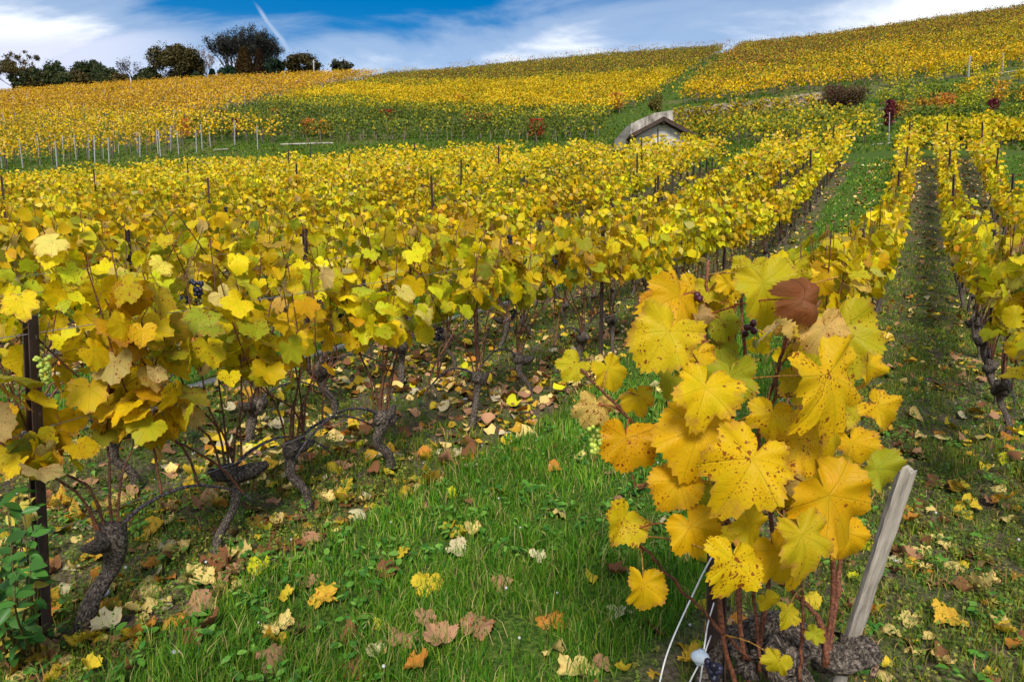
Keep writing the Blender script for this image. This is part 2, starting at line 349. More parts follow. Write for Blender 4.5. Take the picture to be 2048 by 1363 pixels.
M_WHITE = surf('pale_concrete_post', [(0.3, (0.26, 0.26, 0.28)), (0.7, (0.42, 0.42, 0.42))], 9, 0.8, 0.2, 0.004)
M_STAKE = surf('weathered_wood', [(0.28, (0.13, 0.11, 0.09)), (0.5, (0.33, 0.29, 0.24)), (0.75, (0.52, 0.46, 0.38))], 70, 0.85, 0.8, 0.004, (1, 1, 0.06))
M_ROPE = surf('white_cord', [(0.3, (0.6, 0.6, 0.58)), (0.7, (0.8, 0.8, 0.78))], 90, 0.7, 0.4, 0.001)
M_CERAMIC = surf('pale_blue_clip', [(0.3, (0.30, 0.38, 0.47)), (0.7, (0.46, 0.53, 0.6))], 40, 0.55, 0.3, 0.002)
M_CONC = surf('old_concrete', [(0.36, (0.07, 0.06, 0.05)), (0.47, (0.26, 0.23, 0.19)), (0.62, (0.48, 0.44, 0.37))], 3.2, 0.9, 0.7, 0.04, (1, 1, 0.45), detail=10)
M_CONCD = surf('dark_concrete', [(0.3, (0.05, 0.05, 0.04)), (0.7, (0.22, 0.21, 0.18))], 3.0, 0.9, 0.5, 0.03)  # darker grey concrete for the wing wall
M_ROCKW = surf('rubble_stone', [(0.3, (0.09, 0.07, 0.05)), (0.5, (0.30, 0.24, 0.17)), (0.72, (0.48, 0.40, 0.31))], 4.2, 0.95, 1.0, 0.08, detail=12)
M_STONE = surf('grey_stone', [(0.3, (0.25, 0.27, 0.30)), (0.7, (0.5, 0.52, 0.55))], 22, 0.8, 0.4, 0.004)
M_PIPE = surf('pale_grey_pipe', [(0.3, (0.30, 0.30, 0.29)), (0.7, (0.55, 0.55, 0.54))], 12, 0.7, 0.2, 0.003)
M_TIMBER = surf('dark_timber', [(0.3, (0.02, 0.014, 0.01)), (0.7, (0.085, 0.055, 0.04))], 12, 0.8, 0.4, 0.01)
M_TILE = surf('brown_tile', [(0.3, (0.05, 0.028, 0.02)), (0.7, (0.14, 0.085, 0.065))], 6, 0.85, 0.5, 0.02)
M_TREEBARK = surf('tree_bark', [(0.3, (0.03, 0.022, 0.018)), (0.7, (0.09, 0.07, 0.055))], 5, 0.9, 0.5, 0.02)
M_PALEBARK = surf('pale_bark', [(0.3, (0.22, 0.18, 0.16)), (0.7, (0.42, 0.36, 0.33))], 5, 0.9, 0.4, 0.02)
M_TRAIL = surf('dark_edging', [(0.3, (0.03, 0.03, 0.028)), (0.7, (0.10, 0.09, 0.08))], 5, 0.9, 0.4, 0.02)
M_PALEEDGE = surf('pale_edging', [(0.3, (0.2, 0.17, 0.14)), (0.7, (0.42, 0.36, 0.31))], 5, 0.9, 0.4, 0.02)
def grapemat(name, c):
    m, t, b, out = newmat(name); a = N(t, 'ShaderNodeAttribute', attribute_name='col')
    L(t, a.outputs['Color'], b.inputs['Base Color']); b.inputs['Roughness'].default_value = 0.42; b.inputs['Specular IOR Level'].default_value = 0.4
    return m
M_GRAPE = grapemat('grape_skin', None)
# block masonry for the hut gable
m, t, b, out = newmat('hut_blocks'); tcn = N(t, 'ShaderNodeTexCoord'); mp = N(t, 'ShaderNodeMapping'); L(t, tcn.outputs['Object'], mp.inputs[0]); mp.inputs['Rotation'].default_value = (R(90), 0, 0)
br = N(t, 'ShaderNodeTexBrick'); L(t, mp.outputs[0], br.inputs[0]); br.inputs['Color1'].default_value = (0.50, 0.47, 0.43, 1); br.inputs['Color2'].default_value = (0.62, 0.59, 0.55, 1); br.inputs['Mortar'].default_value = (0.36, 0.33, 0.30, 1)
br.inputs['Scale'].default_value = 1.0; br.inputs['Brick Width'].default_value = 0.75; br.inputs['Row Height'].default_value = 0.36; br.inputs['Mortar Size'].default_value = 0.012
nz = N(t, 'ShaderNodeTexNoise'); L(t, tcn.outputs['Object'], nz.inputs[0]); nz.inputs['Scale'].default_value = 2.5; nz.inputs['Detail'].default_value = 8
L(t, mixc(t, 0.75, br.outputs[0], ramp(t, nz.outputs[0], [(0.3, (0.6, 0.56, 0.5)), (0.7, (1, 1, 1))]), 'MULTIPLY'), b.inputs['Base Color']); b.inputs['Roughness'].default_value = 0.9
M_BLOCK = m
# ground
m, t, b, out = newmat('ground'); a = N(t, 'ShaderNodeAttribute', attribute_name='col'); tcn = N(t, 'ShaderNodeTexCoord')
nz = N(t, 'ShaderNodeTexNoise'); L(t, tcn.outputs['Object'], nz.inputs[0]); nz.inputs['Scale'].default_value = 5.5; nz.inputs['Detail'].default_value = 12; nz.inputs['Roughness'].default_value = 0.7
nf = N(t, 'ShaderNodeTexNoise'); L(t, tcn.outputs['Object'], nf.inputs[0]); nf.inputs['Scale'].default_value = 60; nf.inputs['Detail'].default_value = 6
soil = ramp(t, nf.outputs[0], [(0.3, (0.045, 0.032, 0.02)), (0.5, (0.12, 0.088, 0.058)), (0.75, (0.22, 0.17, 0.115))])
moss = ramp(t, nf.outputs[0], [(0.3, (0.025, 0.035, 0.008)), (0.55, (0.08, 0.11, 0.02)), (0.75, (0.18, 0.20, 0.05))])
soil2 = mixc(t, ramp(t, nz.outputs[0], [(0.42, (0, 0, 0)), (0.58, (1, 1, 1))]), soil, moss)
grs = ramp(t, nf.outputs[0], [(0.3, (0.012, 0.035, 0.004)), (0.5, (0.055, 0.10, 0.012)), (0.75, (0.13, 0.17, 0.03))])
sepc = N(t, 'ShaderNodeSeparateColor'); L(t, a.outputs['Color'], sepc.inputs[0])
c = mixc(t, sepc.outputs[0], soil2, grs)
dry = ramp(t, nf.outputs[0], [(0.3, (0.07, 0.05, 0.02)), (0.7, (0.26, 0.20, 0.10))])
c = mixc(t, sepc.outputs[1], c, dry)
L(t, c, b.inputs['Base Color']); b.inputs['Roughness'].default_value = 0.95; b.inputs['Specular IOR Level'].default_value = 0.15
bp = N(t, 'ShaderNodeBump'); bp.inputs['Strength'].default_value = 0.9; bp.inputs['Distance'].default_value = 0.02; L(t, nf.outputs[0], bp.inputs['Height']); L(t, bp.outputs[0], b.inputs['Normal'])
M_GROUND = m
#@@STRUCTURE
# ------------------------------------------------------------------ ground sheet (polar grid round the camera)
def inpoly(px, py, poly):
    px = np.asarray(px); py = np.asarray(py); ins = np.zeros(px.shape, bool); n = len(poly)
    for i in range(n):
        x1, y1 = poly[i]; x2, y2 = poly[(i + 1) % n]
        cond = (y1 > py) != (y2 > py)
        xi = (x2 - x1) * (py - y1) / (y2 - y1 + 1e-9) + x1
        ins ^= cond & (px < xi)
    return ins
POLY_L = [(-420, 430), (-420, 120), (0, 178), (420, 152), (860, 140), (700, 172), (560, 206), (455, 238), (385, 262), (560, 281), (560, 293), (430, 297), (200, 322), (0, 347)]
POLY_M = [(370, 286), (395, 262), (465, 240), (575, 208), (710, 176), (870, 140), (870, 120), (1470, 70), (1452, 100), (1372, 152), (1285, 216), (1220, 238), (1196, 284)]
POLY_R = [(1362, 217), (1402, 165), (1492, 96), (1488, 70), (2048, -25), (2600, -90), (2600, 60), (2048, 136), (1900, 152), (1730, 172), (1640, 184), (1500, 201)]
POLY_T = [(1725, 292), (1735, 235), (1745, 185), (1900, 158), (2048, 142), (2500, 100), (2500, 330), (2048, 300), (1900, 285)]
POLY_H = [(1345, 296), (1352, 272), (1500, 266), (1660, 252), (1732, 252), (1730, 296)]
azs = np.concatenate([np.linspace(-180, -50, 66)[:-1], np.linspace(-50, 50, 800), np.linspace(50, 180, 66)[1:]])
rs = np.concatenate([[0.02], np.geomspace(0.4, 7, 210), np.geomspace(7.1, 130, 300), np.geomspace(135, 600, 25)])
A_, R_ = np.meshgrid(np.radians(azs), rs, indexing='ij')
gx, gy = np.sin(A_) * R_, np.cos(A_) * R_
gz = height(gx, gy)
gz = np.where(R_ > 200, gz - (R_ - 200) * 0.02, gz)
na, nr = gx.shape
V = np.stack([gx, gy, gz], -1).reshape(-1, 3)
i = np.arange(na - 1)[:, None]; j = np.arange(nr - 1)[None]
a_, b_, c_, d_ = (i * nr + j).ravel(), ((i + 1) * nr + j).ravel(), ((i + 1) * nr + j + 1).ravel(), (i * nr + j + 1).ravel()
F = np.vstack([np.stack([a_, c_, b_], 1), np.stack([a_, d_, c_], 1)])
fx, fy = V[:, 0], V[:, 1]
inplot = (fy < plot_end(fx, fy) + 0.3)
grassy = np.where(inplot, lane(fx, fy), 1.0)
ppx, ppy, _ = proj(V)
dryb = np.where((~inplot) & (vn(fx * 0.25, fy * 0.25, 9) > 0.66), 0.5, 0.0) + np.where(inpoly(ppx, ppy, POLY_L) & (ppy < 260), 0.45, 0) + np.where(inpoly(ppx, ppy, [(380, 275), (440, 232), (560, 200), (700, 165), (710, 180), (600, 215), (480, 250)]), 0.3, 0)
cc = np.stack([grassy, np.clip(dryb, 0, 1), np.zeros_like(grassy), np.ones_like(grassy)], 1)
mb = MB(); mb.add(V, F, cc); tag(obj('ground', mb.mesh('ground', M_GROUND)), kind='structure')

# ------------------------------------------------------------------ leaf templates
def leaf_template(nout, rings, teeth):
    """Lobed grape leaf, petiole joint at the origin, tip at +y."""
    ang = np.array([0, 14, 27, 50, 68, 84, 112, 132, 150, 168, 180.0]); rr = np.array([1.0, .93, .85, .93, .84, .76, .77, .71, .62, .42, .08])
    th = np.linspace(-180, 180, nout, endpoint=False) + 180.0 / nout
    r = np.interp(np.abs(th), ang, rr)
    if teeth: r = r * (1 + 0.042 * np.where(np.arange(nout) % 2 == 0, 1, -1) * (0.6 + 0.8 * hsh(np.arange(nout), 3.0)) * np.where(np.abs(th) < 170, 1, 0))
    th = np.radians(th); V = [[0, 0, 0]]
    for q in rings:
        for a, b in zip(th, r):
            # inner rings are rounder
            rb = b * q if q == 1 else (b * 0.6 + 0.72 * 0.4 * (1 if abs(a) < 2.9 else 0.2)) * q
            V.append([rb * math.sin(a), rb * math.cos(a), q])
    F = [(0, 1 + (k + 1) % nout, 1 + k) for k in range(nout)]
    for s in range(len(rings) - 1):
        o1, o2 = 1 + s * nout, 1 + (s + 1) * nout
        for k in range(nout):
            k2 = (k + 1) % nout; F += [(o1 + k, o1 + k2, o2 + k2), (o1 + k, o2 + k2, o2 + k)]
    V = np.array(V, float); return V[:, :2], V[:, 2], np.array(F)
T_HERO = leaf_template(76, (0.4, 0.75, 1.0), True)
T_NEAR = leaf_template(40, (0.55, 1.0), True)
T_MID = leaf_template(11, (1.0,), False)
_far = np.array([[0, 0], [0.55, -0.2], [0.66, 0.5], [0, 1.0], [-0.66, 0.5], [-0.55, -0.2]])
T_FAR = (_far, np.array([0, 1, 1, 1, 1, 1.0]), np.array([(0, 2, 1), (0, 3, 2), (0, 4, 3), (0, 5, 4)]))
T_TINY = (np.array([[0, -0.3], [0.6, 0.3], [0, 1.0], [-0.6, 0.3]]), np.ones(4), np.array([(0, 1, 2), (0, 2, 3)]))
T_OVAL = (np.array([[0, 0], [0.22, 0.25], [0.26, 0.5], [0.16, 0.8], [0, 1.0], [-0.16, 0.8], [-0.26, 0.5], [-0.22, 0.25], [0, 0.5]]), np.array([1] * 8 + [0.0]), np.array([(8, k, (k + 1) % 8) for k in range(8)]))
def th_(x, y): return np.arctan2(x, y)
def leaves(mb, tpl, pos, tip, nrm, width, col, rng, fold=(0.0, 0.35), cup=(-0.25, 0.35), wave=0.07, cur=(0, 0.35)):
    xy, rg, F = tpl; n = len(pos); k = len(xy)
    if n == 0: return
    pos = np.asarray(pos, float); nrm = norm(np.asarray(nrm, float)); tip = np.asarray(tip, float)
    tip = norm(tip - (tip * nrm).sum(1, keepdims=True) * nrm); sd_ = np.cross(tip, nrm)
    sc = (np.broadcast_to(width, (n,)) / 1.5)[:, None]
    x, y = xy[:, 0][None], xy[:, 1][None]
    fo = rng.uniform(*fold, (n, 1)); cu_ = rng.uniform(*cup, (n, 1)); ph = rng.uniform(0, 6.28, (n, 1)); cr = rng.uniform(*cur, (n, 1)); ph2 = rng.uniform(0, 6.28, (n, 1))
    r2 = x ** 2 + (y - 0.2) ** 2; th = np.arctan2(x, y)
    if k > 9:          # every leaf has lobes of its own depth and its own outline
        lo = rng.uniform(-0.25, 1.0, (n, 1)) ** 1.0; at_h = np.abs(th_(x, y)); sn = np.exp(-((at_h - 0.50) / 0.13) ** 2) * 0.22 + np.exp(-((at_h - 1.42) / 0.16) ** 2) * 0.20
        md = 1 - lo * sn * rg[None] ** 2 + 0.05 * rg[None] * (np.sin(2 * th_(x, y) + rng.uniform(0, 6.28, (n, 1))) + 0.6 * np.sin(5 * th_(x, y) + rng.uniform(0, 6.28, (n, 1))))
        x = x * md; y = y * md
    asym = 1 + rng.uniform(-0.12, 0.12, (n, 1)) * np.sign(x)
    z = fo * np.abs(x) - cu_ * r2 + wave * np.sin(3 * th + ph) * r2 * 1.5 + wave * 0.6 * np.sin(9 * th + ph2) * rg[None] ** 2 * np.sqrt(r2) - cr * np.maximum(y, 0) ** 2
    xx = x * asym * (1 - 0.25 * fo ** 2); yy = y * (1 - 0.3 * cr ** 2)
    V = pos[:, None] + sc[..., None] * (xx[..., None] * sd_[:, None] + yy[..., None] * tip[:, None] + z[..., None] * nrm[:, None])
    Fa = (F[None] + (np.arange(n) * k)[:, None, None]).reshape(-1, 3)
    col = np.asarray(col, float); col = np.broadcast_to(col, (n, 3))
    x = np.broadcast_to(x, (n, k)); y = np.broadcast_to(y, (n, k))
    c4 = np.concatenate([np.repeat(col[:, None], k, 1), np.broadcast_to(rg[None, :, None], (n, k, 1))], -1)
    lu = np.stack([np.broadcast_to(x, (n, k)), np.broadcast_to(y, (n, k)), np.broadcast_to(rng.random((n, 1)), (n, k))], -1)
    mb.add(V.reshape(-1, 3), Fa, c4.reshape(-1, 4), lu.reshape(-1, 3))
PAL = {'y': (0.84, 0.60, 0.008), 'g': (0.82, 0.47, 0.006), 'l': (0.52, 0.50, 0.015), 'v': (0.22, 0.29, 0.025), 'o': (0.50, 0.20, 0.03), 'p': (0.74, 0.54, 0.18), 'b': (0.20, 0.085, 0.035), 'r': (0.42, 0.05, 0.03), 'd': (0.07, 0.012, 0.02), 'k': (0.10, 0.16, 0.02)}
def pick(rng, n, wts):
    ks = list(wts); p = np.array([wts[k] for k in ks], float); p /= p.sum()
    idx = rng.choice(len(ks), n, p=p); c = np.array([PAL[k] for k in ks])[idx]
    # neighbouring shades blend into each other
    idx2 = rng.choice(len(ks), n, p=p); c2 = np.array([PAL[k] for k in ks])[idx2]; f = rng.uniform(0, 0.45, (n, 1))
    return np.clip((c * (1 - f) + c2 * f) * rng.uniform(0.72, 1.12, (n, 1)), 0, 0.9)

# ------------------------------------------------------------------ grape vine of the near plot
def bunch(mb, c, rng, n=26, r=0.008, L_=0.07, W=0.026, dark=True):
    for k in range(n):
        t = rng.random(); a = rng.uniform(0, 6.28); ww = W * (1 - 0.65 * t) * rng.uniform(0.4, 1)
        cl = (np.array([0.012, 0.012, 0.03]) if dark else np.array([0.34, 0.42, 0.06])) * rng.uniform(0.6, 1.5)
        sphere(mb, np.asarray(c) + [ww * math.cos(a), ww * math.sin(a), -t * L_], r * rng.uniform(0.85, 1.1), 8, 6, col=np.append(cl, 1))
def vine_parts(seed, lod, nl, wts=None, top=1.12, low=0.50, ncane=7, lean=0.0, lw=(0.09, 0.145), spread=0.36, depth=0.19, grapes=0, kind=0, trk=1.0):
    rng = np.random.default_rng(seed); out = {}
    wts = wts or {'y': 4, 'g': 2, 'l': 4, 'v': 0.7, 'o': 0.5, 'p': 0.9}
    ns = 14 if lod == 0 else 5; nn = 26 if lod == 0 else 6
    hz = rng.uniform(0.20, 0.28); lx = rng.uniform(-0.07, 0.07); ly = rng.choice([-1, 1]) * rng.uniform(0.03, 0.12)
    mb = MB()
    pts = [(0, 0, -0.05), (0.3 * lx + 0.008, 0.3 * ly, 0.08), (0.6 * lx - 0.015, 1.25 * ly, 0.17), (lx, ly * 1.1, hz), (lx + rng.uniform(-.02, .02), ly + rng.uniform(-0.06, 0.06), hz + 0.05)]
    rad = np.interp(np.linspace(0, 1, nn), [0, .15, .45, .72, .85, 1], [.026, .020, .019, .030, .042, .015]) * rng.uniform(0.85, 1.15) * 0.92 * trk
    tube(mb, smooth_path(pts, nn), rad, ns, rough=0.28, seed=seed)
    head = np.array([lx, ly, hz])
    for k in range(5 if lod == 0 else 2):      # knobbly spurs of the head
        d = rng.normal(0, 1, 3) * [0.025, 0.05, 0.02]
        tube(mb, [head + d * 0.2, head + d * 0.8 + [0, 0, .01], head + d * 1.3 + [0, 0, .03]], [0.026, 0.024, 0.010], 9 if lod == 0 else 4, rough=0.5, seed=seed + k, col=(0.6, 0.6, 0.62, 1))
    out['trunk'] = mb.mesh('trunk', M_BARK)
    mb = MB(); sg = 1 if rng.random() < 0.5 else -1
    arm = smooth_path([head, head + [0, sg * 0.10, 0.075], head + [0, sg * 0.28, 0.10], head + [0.01, sg * 0.46, 0.03], head + [0.01, sg * 0.54, -0.04]], 12)
    tube(mb, arm, np.linspace(0.0075, 0.0035, 12), 6 if lod == 0 else 4, rough=0.2, seed=seed, col=(0.75, 0.8, 1.15, 1))
    if lod == 0: out['arm'] = mb.mesh('arm', M_BARK); mb = MB()
    tips = []
    for k in range(ncane):
        y0 = (k + 0.5) / ncane * 2 - 1
        s0 = arm[int(rng.integers(1, 10))] if k % 2 else head + [0, y0 * 0.03, 0.03]
        y1 = y0 * spread + rng.uniform(-0.07, 0.07); x1 = rng.uniform(-0.06, 0.06); zt = top * rng.uniform(0.92, 1.2)
        p = smooth_path([s0, [s0[0] * 0.8 + x1 * 0.3, s0[1] * 0.85 + y1 * 0.15, s0[2] + 0.15], [x1, s0[1] * 0.4 + y1 * 0.6, 0.62 * zt], [x1 * 1.6 + lean, y1 * 1.15 + rng.uniform(-.05, .05), zt]], 10 if lod == 0 else 5)
        if lod < 2: p = p + rng.normal(0, 0.004, p.shape) * np.linspace(0, 1, len(p))[:, None]
        tube(mb, p, np.linspace(0.0052, 0.0022, len(p)), 5 if lod == 0 else 3, cap=False, col=(*(np.array([1.0, 0.9, 0.85]) * rng.uniform(0.7, 1.5)), 1)); tips.append(p)
    # leaves along the canes
    ci = rng.integers(0, len(tips), nl); u = rng.uniform(low / top, 0.97, nl) ** 0.85 * 0.95
    P = np.array([tips[c][min(int(q * (len(tips[c]) - 1)), len(tips[c]) - 2)] * (1 - (q * (len(tips[c]) - 1)) % 1) + tips[c][min(int(q * (len(tips[c]) - 1)) + 1, len(tips[c]) - 1)] * ((q * (len(tips[c]) - 1)) % 1) for c, q in zip(ci, u)])
    az_ = rng.uniform(0, 2 * math.pi, nl); az_ = np.where(rng.random(nl) < 0.55, np.where(rng.random(nl) < 0.5, 0, math.pi) + rng.normal(0, 0.6, nl), az_)
    o = np.stack([np.cos(az_), np.sin(az_), np.zeros(nl)], 1); dist = rng.uniform(0.03, 1, nl) ** 0.8 * depth
    base = P + o * dist[:, None] * [1, 0.7, 1] + np.stack([np.zeros(nl), np.zeros(nl), rng.uniform(0.0, 0.06, nl)], 1)
    be = rng.uniform(-0.15, 1.25, nl); nrm = o * np.cos(be)[:, None] + np.array([0, 0, 1.0]) * np.sin(be)[:, None]
    nrm = norm(nrm + rng.normal(0, 0.28, (nl, 3)))
    tip = o * 0.5 + np.array([0, 0, -1.0]) + rng.normal(0, 0.45, (nl, 3))
    col = pick(rng, nl, wts)
    hgt = np.clip((base[:, 2] - 0.5) / 0.6, 0, 1)[:, None]      # younger leaves on the shoot tips stay greener
    col = col * (1 - 0.35 * hgt * (rng.random((nl, 1)) < 0.4)) + np.array(PAL['l']) * 0.35 * hgt * (rng.random((nl, 1)) < 0.4)
    if lod == 0:
        for q in range(nl):
            if rng.random() < 0.8: tube(mb, [P[q], (P[q] + base[q]) / 2 + [0, 0, .012], base[q]], 0.0013, 3, cap=False, col=(2.2, 2.4, 0.9, 1))
    out['shoots'] = mb.mesh('shoots', M_CANE)
    mb = MB(); wd = rng.uniform(*lw, nl)
    leaves(mb, T_NEAR if lod == 0 else T_MID if lod == 1 else T_FAR, base, tip, nrm, wd, col, rng)
    out['foliage'] = mb.mesh('foliage', M_LEAF if lod == 0 else M_LEAF_MID)
    if grapes:
        for q in range(grapes):
            mb = MB(); c = tips[int(rng.integers(0, len(tips)))][len(tips[0]) // 2 + 1]; s = -1 if kind else 1
            bunch(mb, c + [0.05 * rng.choice([-1, 1]), 0, 0.02], rng, 24 if lod == 0 else 12)
            out['grape_bunch%d' % q] = mb.mesh('grape_bunch', M_GRAPE)
    return out
def make_vine(parts, loc, rz, scale, label, group):
    r = empty('grapevine', loc, rz); r.scale = (scale,) * 3
    tag(r, label, 'grapevine', group)
    for k, me in parts.items():
        obj('grape_bunch' if k.startswith('grape') else k, me, r)
    return r
ROWAZ = -math.atan(TH)        # local +Y of a vine lies along the row
#@@VINES
ORD = ['first', 'second', 'third', 'fourth', 'fifth', 'sixth', 'seventh', 'eighth', 'ninth', 'tenth', 'eleventh', 'twelfth', 'thirteenth', 'fourteenth', 'fifteenth', 'sixteenth', 'seventeenth', 'eighteenth', 'nineteenth', 'twentieth', 'twenty-first', 'twenty-second', 'twenty-third', 'twenty-fourth', 'twenty-fifth', 'twenty-sixth', 'twenty-seventh', 'twenty-eighth', 'twenty-ninth', 'thirtieth']
rows = []
for n in range(-36, 9):
    m_ = row_m(n); rows.append((n, m_))
FIRST = {-1: 1.98, 0: 2.95, 1: 2.45, -2: 2.35}
cands = []
for n, m_ in rows:
    rg_ = np.random.default_rng(100 + n)
    y = FIRST.get(n, 1.2 + rg_.random() * 0.5)
    while y < 29:
        x = TH * y + m_ * HM
        if y > plot_end(x, y): break
        z = float(height(x, y)); px, py, d = proj((x, y, z + 0.7))
        if -130 < px < 2180 and y > 1.5: cands.append((n, y, x, z, float(px), float(py), float(d)))
        y += rg_.uniform(0.50, 0.68) if n != -1 else [0.40, 0.42, 0.60, 0.62, 0.60][min(int((y - 1.9) / 0.55), 4)] * rg_.uniform(0.93, 1.05)
# a vine shows the larger the nearer it is; take the 292 nearest as single vines
cands.sort(key=lambda c: c[6]); near = cands[:292]; rest = cands[292:]
protoM = [vine_parts(500 + k, 1, 128, {'y': 6, 'g': 3, 'l': 3, 'v': 0.5, 'o': 0.5, 'p': 1.2} if k % 3 else {'y': 5, 'g': 1.5, 'l': 5, 'v': 1.3, 'o': 0.3, 'p': 0.8}, lw=(0.062, 0.108), depth=0.16, low=0.53, top=1.02, grapes=(1 if k in (1, 4) else 0)) for k in range(10)]
def rowname(n):
    if n == 0: return 'the row behind the big yellow vine'
    if n > 0: return 'the %s row right of the big vine' % ORD[n - 1]
    return 'the %s row left of the grass strip' % ORD[-n - 1]
cnt = {}
for n, y, x, z, px, py, d in near:
    k = cnt[n] = cnt.get(n, 0) + 1
    sd0 = int(abs(n) * 1000 + k * 17 + (500 if n > 0 else 0))
    rr = random.Random(sd0); tone = 'yellow' if rr.random() < 0.6 else 'yellow-green'
    if d < 5.6 and n in (-1, -2, -3, 0, 1, 2):
        sparse = (n == -1 and k in (3,))
        nl = 40 if sparse else (92 if n == -1 else 84)
        if n == -1 and k == 1: nl = 150
        p = vine_parts(sd0, 0, nl, {'y': 6, 'g': 3.2, 'l': 2.6, 'v': 0.4, 'o': 0.4, 'p': 1.0} if tone == 'yellow' else {'y': 4, 'g': 1.2, 'l': 5, 'v': 1.0, 'o': 0.3, 'p': 0.5}, low=0.48 if n == -1 and k == 1 else 0.69, top=1.00 if n < 0 else 0.96, grapes=rr.choice([0, 1, 1, 2]), lw=(0.062, 0.118), depth=0.19 if n < 0 else 0.15, trk=1.35 if n == -1 and k == 1 else 1.0)
        lab = '%s grapevine, %s up %s' % (tone, ORD[k - 1], rowname(n))
        make_vine(p, (x, y, z), ROWAZ, rr.uniform(0.97, 1.03), lab, 'grapevines of the near plot')
    else:
        p = protoM[rr.randrange(len(protoM))]
        lab = 'autumn yellow grapevine, %s up %s' % (ORD[k - 1], rowname(n))
        make_vine(p, (x, y, z), ROWAZ + (math.pi if rr.random() < 0.5 else 0), rr.uniform(0.9, 1.06), lab, 'grapevines of the near plot')
print('near vines', len(near), 'rest', len(rest), 'furthest single', near[-1][6])

# ---- every vine too far to tell apart: the rest of the near plot and the three hill plots, one mass of foliage
rg = np.random.default_rng(33); fol = MB(); stems = MB()
def mass(P, nl, hw, z0, z1, lw, colf, tpl, stemp=0.0, al=0.45, rowdir=(1, 0)):
    """leaves spread round each stem P (n,3)"""
    n = len(P); Pn = np.repeat(P, nl, 0); k = len(Pn)
    a = rg.normal(0, al, k); b = rg.normal(0, hw, k); u = rg.random(k) ** 0.8
    rd = np.array([rowdir[0], rowdir[1], 0.0]); rd /= np.linalg.norm(rd); pd = np.array([-rd[1], rd[0], 0])
    hs_ = np.repeat(rg.uniform(0.85, 1.12, n), nl)
    pos = Pn + a[:, None] * rd + b[:, None] * pd + np.stack([0 * a, 0 * a, (z0 + (z1 - z0) * u) * hs_], 1)
    nrm = norm(np.stack([rg.normal(0, 0.8, k), -0.5 + rg.normal(0, 0.7, k), 0.45 + rg.normal(0, 0.5, k)], 1))
    tip = np.stack([rg.normal(0, 0.5, k), rg.normal(0, 0.5, k), -np.ones(k)], 1)
    leaves(fol, tpl, pos, tip, nrm, rg.uniform(*lw, k), colf(pos, k), rg)
def col_rest(pos, k):
    g = vn(pos[:, 0] * 0.5, pos[:, 1] * 0.5, 4)[:, None]
    c = pick(rg, k, {'y': 5, 'g': 2.2, 'l': 4, 'v': 1.2, 'o': 0.6, 'p': 0.8}); return c * (0.85 + 0.25 * g)
RP = np.array([[c[2], c[1], c[3]] for c in rest]) if rest else np.zeros((0, 3))
mass(RP, 110, 0.16, 0.50, 1.08, (0.075, 0.115), col_rest, T_FAR, al=0.24, rowdir=(TH, 1))
for p in RP[::1]:
    tube(stems, [p - [0, 0, .05], p + [0, 0, 0.35], p + [0.02, 0.02, 0.7]], [0.02, 0.03, 0.008], 4, cap=False, col=(0.6, 0.55, 0.5, 1))
def hill_rows(poly, dy, dx, y0, y1, jit=0.12, slope=0.0, skew=0.0, keep=1.0, tl=-1.0, tr=1.15):
    out = []
    y = y0; r_ = 0
    while y < y1:
        dyy = dy * (1 + (y - 40) * 0.004)
        xs = np.arange(tl * y, tr * y, dx) + rg.uniform(0, dx) ; xs = xs + rg.normal(0, jit * dx, len(xs))
        ys = y + slope * xs + rg.normal(0, jit, len(xs)); zs = height(xs, ys)
        P = np.stack([xs, ys, zs], 1); px, py, d = proj(P)
        ok = inpoly(px, py, poly) & (px > -420) & (px < 2500) & (rg.random(len(xs)) < keep); out.append(P[ok]); y += dyy; r_ += 1
    return np.vstack(out)
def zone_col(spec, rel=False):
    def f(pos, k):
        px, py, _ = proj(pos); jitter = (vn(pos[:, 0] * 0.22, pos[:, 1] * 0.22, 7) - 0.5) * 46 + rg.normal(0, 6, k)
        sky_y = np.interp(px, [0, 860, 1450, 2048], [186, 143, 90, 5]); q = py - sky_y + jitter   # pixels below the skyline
        if rel:      # middle plot: olive top paints in the cloud shadow, yellow middle, green foot
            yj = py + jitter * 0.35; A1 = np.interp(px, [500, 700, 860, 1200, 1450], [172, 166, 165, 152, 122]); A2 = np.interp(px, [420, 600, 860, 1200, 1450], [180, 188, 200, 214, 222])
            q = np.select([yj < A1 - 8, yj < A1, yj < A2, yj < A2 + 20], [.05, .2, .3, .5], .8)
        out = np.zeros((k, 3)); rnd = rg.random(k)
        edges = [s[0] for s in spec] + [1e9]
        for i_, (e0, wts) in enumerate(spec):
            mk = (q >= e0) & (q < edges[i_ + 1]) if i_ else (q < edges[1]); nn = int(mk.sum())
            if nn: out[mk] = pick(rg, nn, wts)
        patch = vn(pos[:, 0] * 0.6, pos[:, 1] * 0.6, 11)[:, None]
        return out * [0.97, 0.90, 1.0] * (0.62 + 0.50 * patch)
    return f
PL = hill_rows(POLY_L, 1.75, 0.95, 38, 112, slope=0.0, tl=-1.15, tr=0.1)
PM = hill_rows(POLY_M, 1.25, 0.9, 38, 112, slope=0.04, tl=-0.6, tr=0.5)
PR = hill_rows(POLY_R, 1.35, 0.95, 38, 112, slope=0.05, tl=0.1, tr=1.0)
PH = hill_rows(POLY_H, 1.3, 0.8, 23.5, 45, slope=0.0, tl=0.1, tr=0.8)
PT = np.zeros((0, 3))
wv = []
